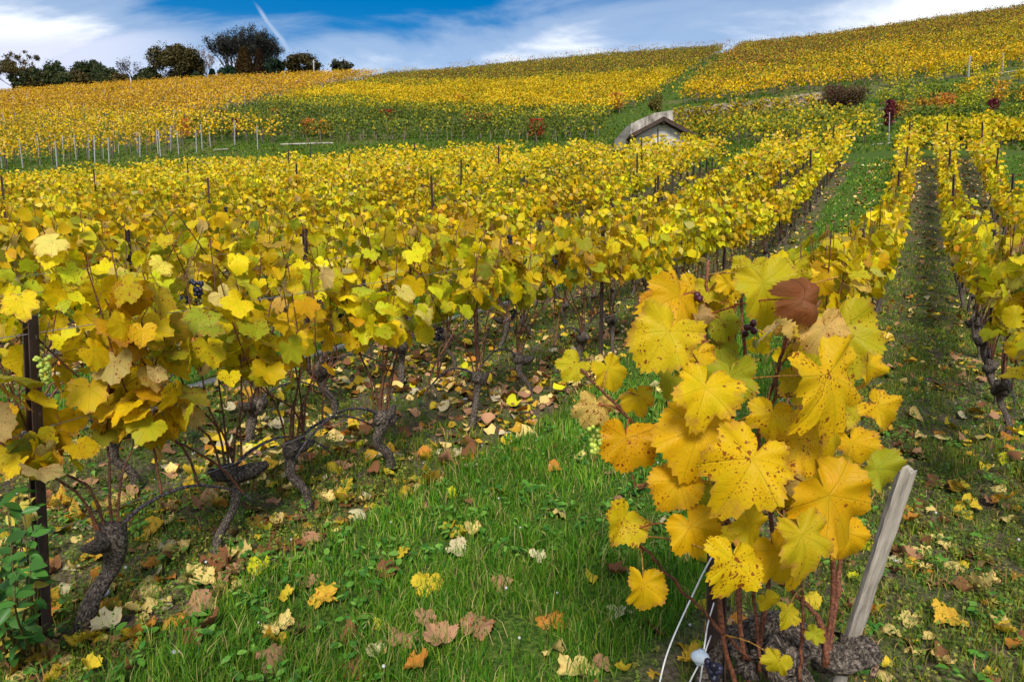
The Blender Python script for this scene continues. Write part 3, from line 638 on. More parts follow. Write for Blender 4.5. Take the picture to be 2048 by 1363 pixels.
for xx in np.linspace(1352, 1640, 34):
    r_ = ray(xx, 225); Yw_ = np.interp(xx, [1346, 1648], [32.3, 36.8]); X_ = r_[0] / r_[1] * Yw_
    if rg.random() < 0.78: wv.append((X_, Yw_, CAMZ + ray(xx, np.interp(xx, [1346, 1500, 1640], [262, 240, 226]))[2] / r_[1] * Yw_))
PW = np.array(wv)
print('hill vines', [len(p) for p in (PL, PM, PR, PH, PT)])
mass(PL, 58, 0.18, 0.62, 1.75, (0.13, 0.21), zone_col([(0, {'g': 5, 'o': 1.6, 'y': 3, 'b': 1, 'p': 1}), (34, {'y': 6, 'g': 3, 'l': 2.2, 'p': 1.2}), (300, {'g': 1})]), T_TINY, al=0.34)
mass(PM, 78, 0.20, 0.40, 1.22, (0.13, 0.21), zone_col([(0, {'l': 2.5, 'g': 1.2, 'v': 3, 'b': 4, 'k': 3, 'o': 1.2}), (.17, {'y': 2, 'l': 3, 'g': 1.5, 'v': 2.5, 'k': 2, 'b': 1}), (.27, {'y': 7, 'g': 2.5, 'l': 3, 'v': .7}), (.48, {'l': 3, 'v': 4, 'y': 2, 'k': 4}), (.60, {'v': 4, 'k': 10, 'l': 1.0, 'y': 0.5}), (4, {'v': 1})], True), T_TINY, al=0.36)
mass(PR, 80, 0.20, 0.45, 1.40, (0.14, 0.22), zone_col([(0, {'b': 4, 'o': 2.5, 'l': 2.5, 'g': 2, 'v': 3, 'k': 2}), (38, {'g': 3, 'y': 2, 'l': 3, 'v': 2, 'b': 2, 'k': .7}), (72, {'b': .8, 'v': .8, 'y': 5, 'g': 4, 'l': 1.6}), (600, {'y': 1})]), T_TINY, al=0.36)  # right plot: brown-olive top band has the cloud shade put into leaf colour
mass(PH, 85, 0.24, 0.35, 1.15, (0.10, 0.16), zone_col([(0, {'v': 4, 'k': 4, 'l': 3.4, 'y': 2, 'g': 1}), (500, {'v': 1})]), T_FAR, al=0.36)
mass(PW, 75, 0.12, 0.1, 1.05, (0.09, 0.15), zone_col([(0, {'v': 3, 'k': 2, 'l': 4, 'y': 3, 'g': 1.5, 'o': .6}), (500, {'v': 1})]), T_FAR, al=0.17)
pts_all = []
for pl, st, pr, ws, z1 in [
    ([(1752, 178), (1830, 170), (1900, 157), (2060, 146)], 24, .7, ({'y': 5, 'g': 2, 'l': 3},), 1.25),
    ([(1768, 208), (1805, 202)], 26, 1, ({'l': 4, 'v': 3, 'y': 2},), .95),
    ([(1815, 214), (1870, 208), (1948, 202)], 19, .95, ({'l': 4, 'y': 4, 'v': 2}, {'v': 4, 'k': 4, 'l': 2}, {'y': 4, 'g': 3, 'o': 1}), 1.2),
    ([(1955, 174), (2000, 168), (2070, 160)], 21, .85, ({'y': 5, 'l': 4, 'g': 1},), 1.0),
    ([(1800, 242), (1860, 234), (1948, 228)], 18, .95, ({'k': 5, 'v': 4, 'l': 1.5}, {'v': 4, 'l': 4}, {'o': 4, 'g': 2, 'v': 2}), .95),
    ([(1962, 216), (2000, 209), (2070, 200)], 17, .95, ({'v': 4, 'k': 3, 'y': 1}, {'o': 4, 'g': 4, 'y': 2}, {'l': 4, 'v': 3}), 1.1),
    ([(1828, 262), (1900, 254), (1980, 252), (2070, 244)], 17, .95, ({'k': 6, 'v': 4, 'l': 1}, {'v': 5, 'l': 2, 'k': 3}), .85),
    ([(1740, 252), (1718, 256)], 15, 1, ({'v': 4, 'l': 3},), .9),
    ([(1832, 300), (1880, 296), (1935, 296)], 13, 1, ({'y': 4, 'l': 4, 'v': 1.5}, {'y': 4, 'l': 3, 'v': 2}), 1.0),
    ([(1950, 298), (2010, 292), (2080, 288)], 12, 1, ({'y': 6, 'l': 3, 'g': 2},), 1.05)]:
    Ln_ = sum(math.hypot(b[0] - a[0], b[1] - a[1]) for a, b in zip(pl, pl[1:])); nn_ = max(2, int(Ln_ / st)); xs_ = np.array([p[0] for p in pl], float); ys_ = np.array([p[1] for p in pl], float)
    o_ = np.argsort(xs_)
    for xx in np.linspace(xs_.min(), xs_.max(), nn_):
        if rg.random() > pr: continue
        xx += rg.normal(0, 2.5); h_ = hit(xx, np.interp(xx, xs_[o_], ys_[o_]) + rg.normal(0, 1.2), 20)
        if h_ is None: continue
        wt_ = ws[int(rg.integers(0, len(ws)))]; pts_all.append(h_)
        mass(np.array([h_]), int(150 + 90 * rg.random()), .20, .22, z1 * rg.uniform(.85, 1.15), (.08, .14), lambda pos, k: pick(rg, k, wt_) * rg.uniform(.55, 1.1, (k, 1)), T_FAR, al=.24)
PT = np.array(pts_all)
def ridge(p0, p1, n, nl, z0, z1, cw):
    xs = np.linspace(p0, p1, n) + rg.normal(0, 4, n); Yr = 106.5; P = []
    for q in xs: r_ = ray(q, np.interp(q, [0, 860, 1450, 2048], [186, 143, 90, 5])); X_ = r_[0] / r_[1] * Yr; P.append((X_, Yr, float(height(X_, Yr))))
    P = np.array(P); mass(P, nl, 0.2, z0, z1, (0.12, 0.20), lambda pos, k: pick(rg, k, cw), T_TINY, al=0.40)
ridge(900, 1462, 78, 26, 0.5, 2.1, {'o': 3, 'b': 4, 'g': 2, 'l': 1}); ridge(1492, 2080, 90, 40, 0.4, 1.9, {'o': 2, 'b': 3, 'v': 3, 'l': 1}); ridge(560, 860, 40, 30, 0.6, 1.9, {'o': 1, 'g': 3, 'l': 3, 'y': 2})
for P, hh, cl in ((PL, 1.0, (1.5, 1.4, 1.5, 1)), (PM, 0.6, (1.9, 1.8, 1.7, 1)), (PR, 0.8, (1.4, 1.3, 1.3, 1)), (PH, 0.6, (1, 1, 1, 1)), (PT, 0.7, (1, 1, 1, 1))):
    base = P; n = len(P); w_ = 0.025
    for dx_ in ((w_, 0), (0, w_)):
        q = np.array([[-dx_[0], -dx_[1], -0.1], [dx_[0], dx_[1], -0.1], [dx_[0], dx_[1], hh], [-dx_[0], -dx_[1], hh]])
        V = (P[:, None] + q[None]); V[:, 2:, :2] += rg.normal(0, 0.06, (n, 1, 2)); F = (np.array([(0, 1, 2), (0, 2, 3)])[None] + (np.arange(n) * 4)[:, None, None]).reshape(-1, 3)
        stems.add(V.reshape(-1, 3), F, np.array(cl))
fo_ = tag(obj('distant_grapevines', fol.mesh('distant_grapevines', M_LEAF_FAR)), kind='stuff')
tag(fo_, 'dense yellow and green vine rows covering the whole hillside up to the skyline', 'vineyard')
st_ = obj('stems', stems.mesh('stems', M_STEM, False), fo_); st_['kind'] = 'stuff'
# ridge vines: thin half-bare vines along the skyline, still part of the mass
#@@HERO
RIGHT = np.array([1.0, 0, 0]); UPC = np.array([0, SP_, CP]); TOC = -np.array([0, CP, -SP_])
hero = empty('grapevine', (0.60, 1.80, float(height(0.60, 1.80))))
tag(hero, 'big close grapevine with large speckled yellow leaves, beside the leaning wooden stake', 'grapevine')
HO = np.array(hero.location)
def px3(l): return np.array([at(*p) for p in l]) - HO
rng = np.random.default_rng(5)
mb = MB()      # old trunk: thick, lying almost flat, knobbly
tube(mb, smooth_path(px3([(1415, 1400, 1.80), (1440, 1300, 1.80), (1500, 1262, 1.80), (1560, 1250, 1.78), (1610, 1280, 1.72), (1670, 1318, 1.68), (1725, 1305, 1.68), (1752, 1300, 1.69)]), 46), np.interp(np.linspace(0, 1, 46), [0, .25, .45, .6, .75, .93, 1], [.038, .028, .034, .030, .036, .031, .018]), 16, rough=0.36, seed=3)
tube(mb, smooth_path(px3([(1600, 1420, 1.74), (1590, 1370, 1.72), (1560, 1330, 1.72), (1600, 1300, 1.72)]), 18), np.linspace(0.048, 0.036, 18), 14, rough=0.4, seed=4)
tube(mb, smooth_path(px3([(1700, 1310, 1.67), (1748, 1322, 1.66), (1742, 1352, 1.66)]), 9), np.linspace(0.014, 0.008, 9), 7, rough=0.4, seed=6, col=(2.2, 1.8, 1.5, 1))
for q in range(14):
    c = px3([(rng.uniform(1480, 1735), rng.uniform(1262, 1330), 1.70)])[0]
    tube(mb, [c, c + rng.normal(0, 0.012, 3), c + rng.normal(0, 0.02, 3)], [0.028, 0.022, 0.009], 8, rough=0.6, seed=q)
obj('trunk', mb.mesh('trunk', M_BARK), hero)
canes = [[(1480, 1400, 1.68), (1440, 1230, 1.62), (1452, 1000, 1.55), (1470, 760, 1.5), (1466, 560, 1.45)],
         [(1500, 1390, 1.70), (1478, 1180, 1.66), (1520, 900, 1.55), (1490, 700, 1.5), (1480, 590, 1.5)],
         [(1510, 1340, 1.70), (1545, 1100, 1.66), (1530, 900, 1.6), (1560, 720, 1.55), (1640, 600, 1.5)],
         [(1655, 1325, 1.66), (1640, 1240, 1.66), (1580, 1170, 1.62), (1560, 1050, 1.55), (1590, 860, 1.5)],
         [(1650, 1330, 1.66), (1667, 1150, 1.66), (1650, 900, 1.6), (1600, 760, 1.55), (1596, 620, 1.5), (1600, 545, 1.5)],
         [(1655, 1325, 1.67), (1680, 1120, 1.68), (1670, 940, 1.65), (1640, 800, 1.6)],
         [(1500, 1320, 1.66), (1432, 1250, 1.62), (1350, 1165, 1.55), (1300, 1110, 1.5), (1255, 1062, 1.45)],
         [(1470, 1060, 1.5), (1400, 960, 1.48), (1330, 905, 1.45), (1270, 850, 1.42), (1215, 792, 1.4), (1160, 738, 1.4)],
         [(1600, 1360, 1.66), (1606, 1200, 1.62), (1590, 1100, 1.6)],
         [(1520, 1340, 1.68), (1510, 1200, 1.66), (1500, 1050, 1.6), (1465, 860, 1.58), (1420, 720, 1.5), (1405, 620, 1.46)],
         [(1395, 900, 1.42), (1400, 760, 1.42), (1410, 650, 1.42), (1416, 520, 1.42)],
         [(1530, 960, 1.5), (1545, 820, 1.48), (1565, 700, 1.48), (1585, 640, 1.46)]]
mb = mb_h = MB(); nodes = []
for q, c in enumerate(canes):
    p = smooth_path(px3(c), 26); p = p + rng.normal(0, 0.0018, p.shape)
    r_ = np.linspace(0.0068 if q < 6 else 0.0042, 0.0028, 26) * (1 + 0.35 * (np.arange(26) % 6 == 0)); tube(mb, p, r_, 8, rough=0.12, seed=q, col=(*(np.array([1.15, 0.95, 0.9]) * rng.uniform(0.9, 1.5)), 1)); nodes.append(p)
nodes = np.vstack(nodes)
HL = [ # centre x, y, depth, width px, tip angle (0 down, + right), shade, fold, cup, turn
 (1325, 682, 1.28, 135, -25, 'yl', .25, .1, -12), (1345, 598, 1.36, 118, -70, 'gy', .2, .2, 10), (1535, 588, 1.30, 140, 20, 'ly', .35, .3, 5),
 (1632, 600, 1.20, 112, 78, 'bo', 1.0, 1.5, 25), (1656, 668, 1.22, 92, 12, 'pg', .3, .3, 0), (1668, 782, 1.12, 212, 22, 'yg', .22, .18, 8), (1768, 822, 1.24, 88, 50, 'yg', .4, .3, 25),
 (1690, 685, 1.34, 165, 10, 'ly', .2, .2, 0), (1405, 795, 1.22, 128, -18, 'yy', .3, .2, -8), (1462, 770, 1.30, 100, 10, 'lv', .25, .1, 0), (1392, 882, 1.26, 158, -20, 'gy', .2, .15, -10),
 (1490, 942, 1.12, 185, -28, 'yg', .2, .25, -4), (1542, 842, 1.20, 84, -8, 'yy', .1, .2, 0), (1605, 893, 1.22, 118, 35, 'gy', .15, .2, 5), (1668, 1015, 1.22, 190, 25, 'gy', .15, .15, 8),
 (1612, 1092, 1.16, 128, 12, 'lg', .25, .2, 0), (1508, 1060, 1.22, 92, 30, 'yl', .1, .15, 0), (1385, 1066, 1.26, 105, 20, 'gy', .4, .5, -10), (1465, 1140, 1.14, 122, -10, 'yy', .1, .1, 0),
 (1562, 1118, 1.24, 105, 25, 'yg', .1, .1, 0), (1347, 975, 1.30, 96, -40, 'gy', .3, .3, -20), (1250, 893, 1.36, 108, -5, 'gg', .25, .2, -10), (1187, 822, 1.42, 76, -20, 'py', .1, .2, -5),
 (1220, 748, 1.42, 72, 20, 'yl', .2, .3, 0), (1278, 800, 1.40, 64, 10, 'yy', .1, .1, 0), (1145, 738, 1.42, 62, -40, 'ly', .4, .3, 0), (1240, 1052, 1.42, 88, -35, 'yl', .5, .1, 0), (1290, 1183, 1.38, 88, 5, 'yg', .55, .2, 0),
 (1712, 955, 1.32, 84, -20, 'yl', .2, .3, 5), (1768, 950, 1.34, 92, 40, 'lv', .4, .2, 25), (1425, 605, 1.44, 62, 10, 'yl', .2, .2, 0), (1445, 648, 1.42, 66, 20, 'lv', .2, .2, 0), (1500, 545, 1.42, 70, -10, 'ly', .3, .2, 0),
 (1462, 575, 1.45, 54, 20, 'yl', .2, .2, 0), (1400, 640, 1.40, 54, 15, 'pb', .8, .3, 0), (1536, 1205, 1.55, 42, 20, 'yl', .3, .2, 0), (1572, 1232, 1.52, 52, -20, 'ly', .3, .2, 0), (1553, 1328, 1.5, 54, -40, 'ly', .4, .2, 0),
 (1632, 1270, 1.6, 38, 60, 'lv', .5, .2, 0), (1440, 705, 1.44, 84, 5, 'lv', .2, .2, 0), (1596, 775, 1.46, 80, 0, 'yl', .2, .2, 0), (1705, 900, 1.46, 90, 10, 'gy', .2, .2, 0), (1745, 745, 1.40, 92, 30, 'yg', .2, .2, 20),
 (1600, 985, 1.42, 120, 0, 'yg', .2, .2, 0), (1430, 1000, 1.45, 80, 0, 'yl', .2, .2, 0), (1340, 770, 1.42, 60, -20, 'lv', .2, .2, 0), (1395, 720, 1.40, 78, -10, 'yg', .2, .2, 0),
 (1590, 545, 1.46, 58, 0, 'ly', .3, .2, 0), (1635, 715, 1.42, 78, -10, 'yl', .2, .2, 0), (1660, 870, 1.36, 110, 5, 'yy', .2, .2, 5), (1700, 1080, 1.34, 90, 20, 'gy', .2, .2, 10), (1590, 1150, 1.36, 70, 5, 'yg', .2, .2, 0),
 (1545, 500 + 55, 1.45, 60, -30, 'yl', .3, .3, 0), (1380, 560 + 30, 1.45, 70, -50, 'yg', .3, .3, 0), (1300, 610, 1.42, 50, -60, 'go', .4, .3, 0)]
for q in range(22):      # smaller leaves of the side shoots, filling the ragged outline
    t_ = rng.uniform(0, 1); side = rng.choice([-1, 1]); yy_ = rng.uniform(560, 1130); half = np.interp(yy_, [560, 700, 900, 1130], [120, 185, 190, 110])
    HL.append((1520 + side * half * rng.uniform(.35, 1.0), yy_, rng.uniform(1.3, 1.5), rng.uniform(44, 82), rng.uniform(-45, 45) + side * 15, str(rng.choice(['ly', 'yl', 'lv', 'yg', 'py', 'vl', 'gp'])), rng.uniform(.2, .6), rng.uniform(0, .5), side * rng.uniform(0, 20)))
fo = MB(); pet = MB()
for (cx, cy, d, wp, an, sh, fl, cu_, tn) in HL:
    wm = wp * d / FP * (0.94 if wp < 140 else 0.88); a = R(an); t_ = math.sin(a) * RIGHT - math.cos(a) * UPC + TOC * rng.uniform(-0.35, 0.45)
    n_ = TOC * 1.0 + UPC * rng.uniform(0.1, 0.45) + RIGHT * (math.sin(R(tn)) * 1.4 + rng.normal(0, 0.28))
    sc = wm / 1.5; P0 = at(cx, cy, d) - HO; tt = t_ / np.linalg.norm(t_); P0 = P0 - tt * sc * 0.28
    c = np.array(PAL[sh[0]]) * 0.68 + np.array(PAL[sh[1]]) * 0.32; c = np.clip(c * rng.uniform(0.92, 1.08), 0, 0.85)
    leaves(fo, T_HERO, [P0], [t_], [n_], [wm * 1.12], [c], rng, fold=(fl, fl + .18), cup=(cu_ - .1, cu_ + .25), wave=0.17, cur=(0.05, 0.65))
    k = nodes[np.argmin(((nodes - (P0 + [0, 0, -0.03])) ** 2).sum(1) + 0.02 * rng.random(len(nodes)))]
    tube(pet, smooth_path([k, (k + P0) / 2 + [0, 0, 0.012], P0 - n_ * 0.003], 7), np.linspace(0.0021, 0.0015, 7), 6, cap=False, col=(2.6, 3.2 if sh[0] in 'lyv' else 1.6, 1.0, 1))
obj('foliage', fo.mesh('foliage', M_LEAF), hero); 
for q, (x_, y_, d_) in enumerate(((1398, 590, 1.38), (1500, 655, 1.47), (1625, 830, 1.42))):
    g = MB(); 
    for e in range(5 if q else 3): sphere(g, at(x_, y_, d_) - HO + rng.normal(0, 0.006, 3), 0.0075, 10, 8, col=(0.05, 0.008, 0.02, 1))
    obj('grape_bunch', g.mesh('grape_bunch', M_GRAPE), hero)
for q in range(16):     # leaf stalks left where leaves have dropped
    a_ = at(rng.uniform(1475, 1545), rng.uniform(600, 880), 1.5) - HO; b_ = a_ + rng.normal(0, .05, 3) + [rng.choice([-.05, .05]), 0, .01]
    tube(mb_h, smooth_path([a_, (a_ + b_) / 2 + [0, 0, .012], b_], 6), 0.0016, 5, cap=False, col=(3.0, 3.6, 1.2, 1))
g = MB(); bunch(g, at(1428, 1318, 1.55) - HO, rng, 16, r=0.0085, L_=0.05, W=0.022); obj('grape_bunch', g.mesh('grape_bunch', M_GRAPE), hero)
g = MB(); bunch(g, at(1193, 845, 1.44) - HO, rng, 34, r=0.0055, L_=0.062, W=0.026, dark=False); o = obj('grape_bunch', g.mesh('grape_bunch', M_GRAPE), hero); o['label'] = 'green unripe grape bunch'
for a_, b_, c_, d_ in zip(pet.v, pet.f, pet.c, pet.l): mb_h.v.append(a_); mb_h.f.append(b_ + mb_h.n); mb_h.c.append(c_); mb_h.l.append(d_)
mb_h.n += 0; mb_h2 = mb_h
obj('shoots', mb_h.mesh('shoots', M_CANE), hero)

# green bunch on the first vine of the left row hangs beside the dark post
def post_mesh(h, w_=0.030, key=0):
    mb = MB(); t = 0.004           # angle-steel profile with folded lip
    box(mb, (0, 0, h / 2 - 0.2), (w_, t, h + 0.4)); box(mb, (w_ / 2 - t / 2, -w_ * 0.42 - t / 2 - 0.0003, h / 2 - 0.2), (t, w_ * 0.84, h + 0.4)); box(mb, (-w_ / 2 + t / 2, -w_ * 0.30 - t / 2 - 0.0003, h / 2 - 0.2), (t, w_ * 0.6, h + 0.4))
    for k in range(int(h / 0.11)): box(mb, (w_ / 2 + 0.004, -w_ * 0.3, 0.15 + k * 0.11), (0.008, 0.004, 0.012))
    return mb.mesh('trellis_post', M_POST, False)
PM_ = post_mesh(1.06); PM_T = post_mesh(1.38, 0.034)
def along(n, y): x = TH * y + row_m(n) * HM; return x, y, float(height(x, y))
k_ = 0
for n in range(-16, 3):
    ys = np.arange(2.02 if n <= -1 else 1.78, 26, 3.4) + (0 if n in (-1, -2, 0) else random.uniform(-0.5, 0.8))
    for q, y in enumerate(ys):
        if y < 1.7 or (n in (1, 2) and y < 3.5): continue
        x, y, z = along(n, y)
        if y > plot_end(x, y) - 0.2: break
        px, py, d = proj((x, y, z + 1))
        if not -40 < px < 2090: continue
        if n < -1 and q > 1 and (q + n) % 3: continue
        first = (n == 0 and q == 0)
        tall = d > 9
        me = post_mesh(0.79) if first else (PM_T if tall else PM_)
        if n == -1 and q == 0: x, y = at(92, 1240, 2.02)[:2]; z = float(height(x, y)); me = post_mesh(0.98, 0.032)
        if first: x, y = at(1432, 1330, 1.80)[:2]; z = float(height(x, y)); me = post_mesh(0.80, 0.05)
        o = obj('trellis_post', me); o.location = (x, y, z); o.rotation_euler = (R(random.uniform(-2, 2)), R(random.uniform(-2, 2)), ROWAZ + R(random.uniform(-20, 20)) + (R(35) if d < 3 else 0))
        if first: lab = 'short dark steel post inside the big yellow vine, wrapped with thin wire'; gp = None
        elif n == -1 and q == 0: lab = 'dark rusty steel post with a leafy green bush at its foot'; gp = None
        elif d < 7: lab = 'dark steel trellis post, %s up %s' % (ORD[q], rowname(n)); gp = 'trellis posts of the near plot'
        else: lab = 'dark post above leaves, %s up %s' % (ORD[q], rowname(n)); gp = 'trellis posts of the near plot'
        tag(o, lab, 'trellis post', gp)
# binding wire on the hero post belongs to that post's trellis
for n in (-3, -2, -1, 0, 1, 2):
    for hh in (0.34, 0.66, 0.92):
        ys = np.arange(1.8 if n <= 0 else 3.0, 15, 0.8); P = [np.array(along(n, y)) + [0.012, 0, hh + 0.01 * math.sin(y * 3 + hh * 9)] for y in ys]
        mb = MB(); tube(mb, P, 0.0013, 4, cap=False)
        tag(obj('trellis_wire', mb.mesh('trellis_wire', M_WIRE)), '%s thin grey wire along %s' % ({0.34: 'lowest', 0.66: 'middle', 0.92: 'topmost'}[hh], rowname(n)), 'wire', 'trellis wires of the near plot')
mb = MB(); c = at(1450, 830, 1.78)
for k in range(5):
    zc = at(1452, 800 + k * 14, 1.80); a = np.linspace(0, 2 * math.pi, 17); tube(mb, np.stack([zc[0] + 0.032 * np.cos(a), zc[1] + 0.032 * np.sin(a), zc[2] + 0.004 * np.sin(a + k)], 1), 0.0011, 4)
tag(obj('binding_wire', mb.mesh('binding_wire', M_WIRE)), 'thin grey wire wound in loops round the top of the short dark post', 'wire')
# stake
mb = MB(); A = at(1664, 1396, 1.80); B = at(1812, 946, 1.62); ax = norm(B - A); sx_ = norm(np.cross(ax, TOC)); sy_ = np.cross(ax, sx_); Ln = np.linalg.norm(B - A)
g_ = np.random.default_rng(2); nseg = 26
prof = 0.84 * np.array([(-.021, -.010), (-.008, -.012), (.008, -.0115), (.021, -.010), (.022, .009), (.004, .011), (-.021, .010)])
V = []; 
for k in range(nseg + 1):
    t_ = k / nseg; ww = 0.92 + 0.1 * t_ + 0.03 * math.sin(t_ * 9)
    for q, (u_, v_) in enumerate(prof):
        e_ = 0.018 * [0.3, 1.0, 0.2, 0.9, 0.5, 1.1, 0.1][q] if k == nseg else 0
        V.append(A - ax * 0.12 + ax * (t_ * (Ln + 0.12) + e_) + sx_ * (u_ * ww + 0.0008 * g_.normal()) + sy_ * (v_ + 0.0008 * g_.normal()))
m_ = len(prof); F = []
for k in range(nseg):
    for q in range(m_): q2 = (q + 1) % m_; F += [(k * m_ + q, k * m_ + q2, (k + 1) * m_ + q2), (k * m_ + q, (k + 1) * m_ + q2, (k + 1) * m_ + q)]
V.append(B + ax * 0.002); F += [(nseg * m_ + q, nseg * m_ + (q + 1) % m_, len(V) - 1) for q in range(m_)]
V = np.array(V) - A; me_mb = MB(); me_mb.add(V[np.array(F).ravel()], np.arange(len(F) * 3).reshape(-1, 3))
# local frame with z along the stake so the grain runs up it
rot = Matrix(np.stack([sx_, sy_, ax], 1).tolist()); me = me_mb.mesh('wooden_stake', M_STAKE, False); me.transform(rot.inverted().to_4x4())
o = obj('wooden_stake', me); o.location = A; o.rotation_euler = rot.to_euler(); tag(o, 'grey weathered wooden stake with splintered top, leaning beside the big yellow vine', 'stake')
# cords and clip
def cord(name, pts, r, lab, cat):
    mb = MB(); tube(mb, smooth_path([at(*p) for p in pts], 24), r, 6); return tag(obj(name, mb.mesh(name, M_ROPE)), lab, cat)
cord('anchor_cord', [(1425, 1110, 1.74), (1396, 1166, 1.72), (1340, 1290, 1.68), (1318, 1370, 1.68), (1306, 1440, 1.75)], 0.0022, 'white cord slanting from the big vine down to the grass, free of the blue clip', 'cord')
cord('clip_cord', [(1428, 1204, 1.72), (1415, 1250, 1.70), (1404, 1312, 1.66), (1375, 1375, 1.68), (1366, 1440, 1.75)], 0.0020, 'white cord running through the pale blue clip, left strand', 'cord')
cord('clip_cord', [(1422, 1270, 1.73), (1408, 1312, 1.665), (1398, 1380, 1.70), (1392, 1440, 1.75)], 0.0020, 'white cord running through the pale blue clip, right strand', 'cord')
mb = MB(); c = at(1400, 1313, 1.655); sphere(mb, (0, 0, 0), 0.0215, 20, 14, sq=(1.08, 0.62, 0.80)); tube(mb, [(0, 0, -0.019), (0, 0, -0.008)], 0.008, 10); tube(mb, [(0, 0, 0.008), (0, 0, 0.019)], 0.008, 10); o = tag(obj('cord_clip', mb.mesh('cord_clip', M_CERAMIC)), 'pale blue rounded clip threaded on two white cords at the foot of the big vine', 'clip'); o.location = c; o.rotation_euler = (0, R(12), 0)
# pale pipe along the third row
mb = MB(); P = []
for y in np.arange(2.3, 9.5, 0.25): x = TH * y - 3.73 * HM + 0.02 * math.sin(y * 1.7); P.append((x, y, float(height(x, y)) + 0.022))
tube(mb, P, 0.028, 10, rough=0.05); tag(obj('water_pipe', mb.mesh('water_pipe', M_PIPE)), 'pale grey pipe lying on the soil behind the left vine rows', 'pipe')
# stone
mb = MB(); sphere(mb, (0, 0, 0), 0.036, 16, 10, sq=(1.05, 0.55, 0.5)); me = mb.mesh('stone', M_STONE)
g_ = np.random.default_rng(9)
for v in me.vertices: v.co *= 1 + 0.12 * math.sin(v.co.x * 90 + v.co.z * 60) * 0.7
h_ = hit(198, 1215); o = tag(obj('stone', me), 'smooth pale grey oval stone lying on the soil by the thick vine trunk', 'stone'); o.location = h_ + [0, 0, 0.014]; o.rotation_euler = (0.1, -0.25, R(25))
for (x_, y_, s_) in ((930, 800, .5), (352, 1330, .4)):
    h_ = hit(x_, y_); o = tag(obj('stone', me), 'small pale pebble half hidden in the grass %s' % ('behind the knotted vine stumps' if s_ > .45 else 'at the near edge of the grass strip'), 'stone'); o.location = h_ + [0, 0, 0.004]; o.scale = (s_,) * 3
# tied-down canes arching over the ground (dark bluish), part of nobody else: prunings tied on the lowest wire
# green bunch beside the left post
o_ = empty('grape_bunch', at(88, 712, 1.88)); tag(o_, 'green unripe grapes hanging beside the dark left post', 'grapes')
g = MB(); bunch(g, (0, 0, 0), rng, 40, r=0.0062, L_=0.075, W=0.026, dark=False); obj('berries', g.mesh('berries', M_GRAPE), o_); g = MB(); tube(g, [(0, 0, 0), (0.0, 0.01, 0.05), (0.01, 0.02, 0.1)], 0.0016, 5, col=(1.5, 2, .8, 1)); obj('stalk', g.mesh('stalk', M_CANE), o_)
for (x_, y_, d_, lab) in ((282, 655, 2.1, 'small dark grapes between two yellow leaves of the left row'), (395, 560, 2.5, 'dark blue grapes hanging in the gap of the left row'), (367, 592, 2.6, 'little dark grape cluster left of the larger blue bunch'), (1110, 510, 4.6, 'dark grapes near the tall post in the yellow foliage'), (1020, 470, 5.0, 'blue-black grapes on top of the yellow vines'), (452, 415, 8.0, 'single dark bunch out on the sea of vine leaves')):
    o_ = empty('grape_bunch', at(x_, y_, d_)); tag(o_, lab, 'grapes', None)
    g = MB(); bunch(g, (0, 0, 0), rng, 24, r=0.0085, L_=0.06, W=0.026); obj('berries', g.mesh('berries', M_GRAPE), o_)
    g = MB(); tube(g, [(0, 0, 0), (0.0, 0.01, 0.03), (0.01, 0.03, 0.06)], 0.0016, 5, col=(1.0, 1, .8, 1)); obj('stalk', g.mesh('stalk', M_CANE), o_)
# ------------------------------------------------------------------ rose bush at the foot of the left post
rb = empty('rose_bush', hit(40, 1330)); tag(rb, 'leafy green bush at the foot of the dark left post', 'bush'); RB = np.array(rb.location)
rng = np.random.default_rng(77); sm = MB(); lf = MB(); 
for k in range(15):
    x1, y1 = rng.uniform(-60, 95), rng.uniform(960, 1230) ; x1 = x1 if y1 > 1050 else rng.uniform(10, 60); d1 = rng.uniform(1.62, 1.95)
    p = smooth_path([np.array([rng.uniform(-.05, .04), rng.uniform(-.04, .04), -0.02]), (at(x1 * .6 + 20, (y1 + 1330) / 2, d1) - RB) + rng.normal(0, .012, 3), at(x1, y1, d1) - RB], 14); tube(sm, p, np.linspace(0.004, 0.0015, 14), 5, col=(0.8, 1.5, 0.6, 1))
    nl = 13; ii = rng.integers(3, 14, nl); P = p[ii] + rng.normal(0, 0.008, (nl, 3)); o = norm(rng.normal(0, 1, (nl, 3)) * [1, 1, 0.3]); nn_ = norm(np.array([0, -0.45, 1.0]) + rng.normal(0, 0.35, (nl, 3)))
    cl = np.where(rng.random((nl, 1)) < 0.83, np.array([[0.045, 0.13, 0.02]]), np.array([[0.34, 0.28, 0.04]])) * rng.uniform(0.6, 1.5, (nl, 1))
    leaves(lf, T_OVAL, P, o + [0, 0, -0.2], nn_, rng.uniform(0.055, 0.085, nl), cl, rng, wave=0.03)
obj('stems', sm.mesh('stems', M_CANE), rb); obj('foliage', lf.mesh('foliage', M_BUSHLEAF), rb)
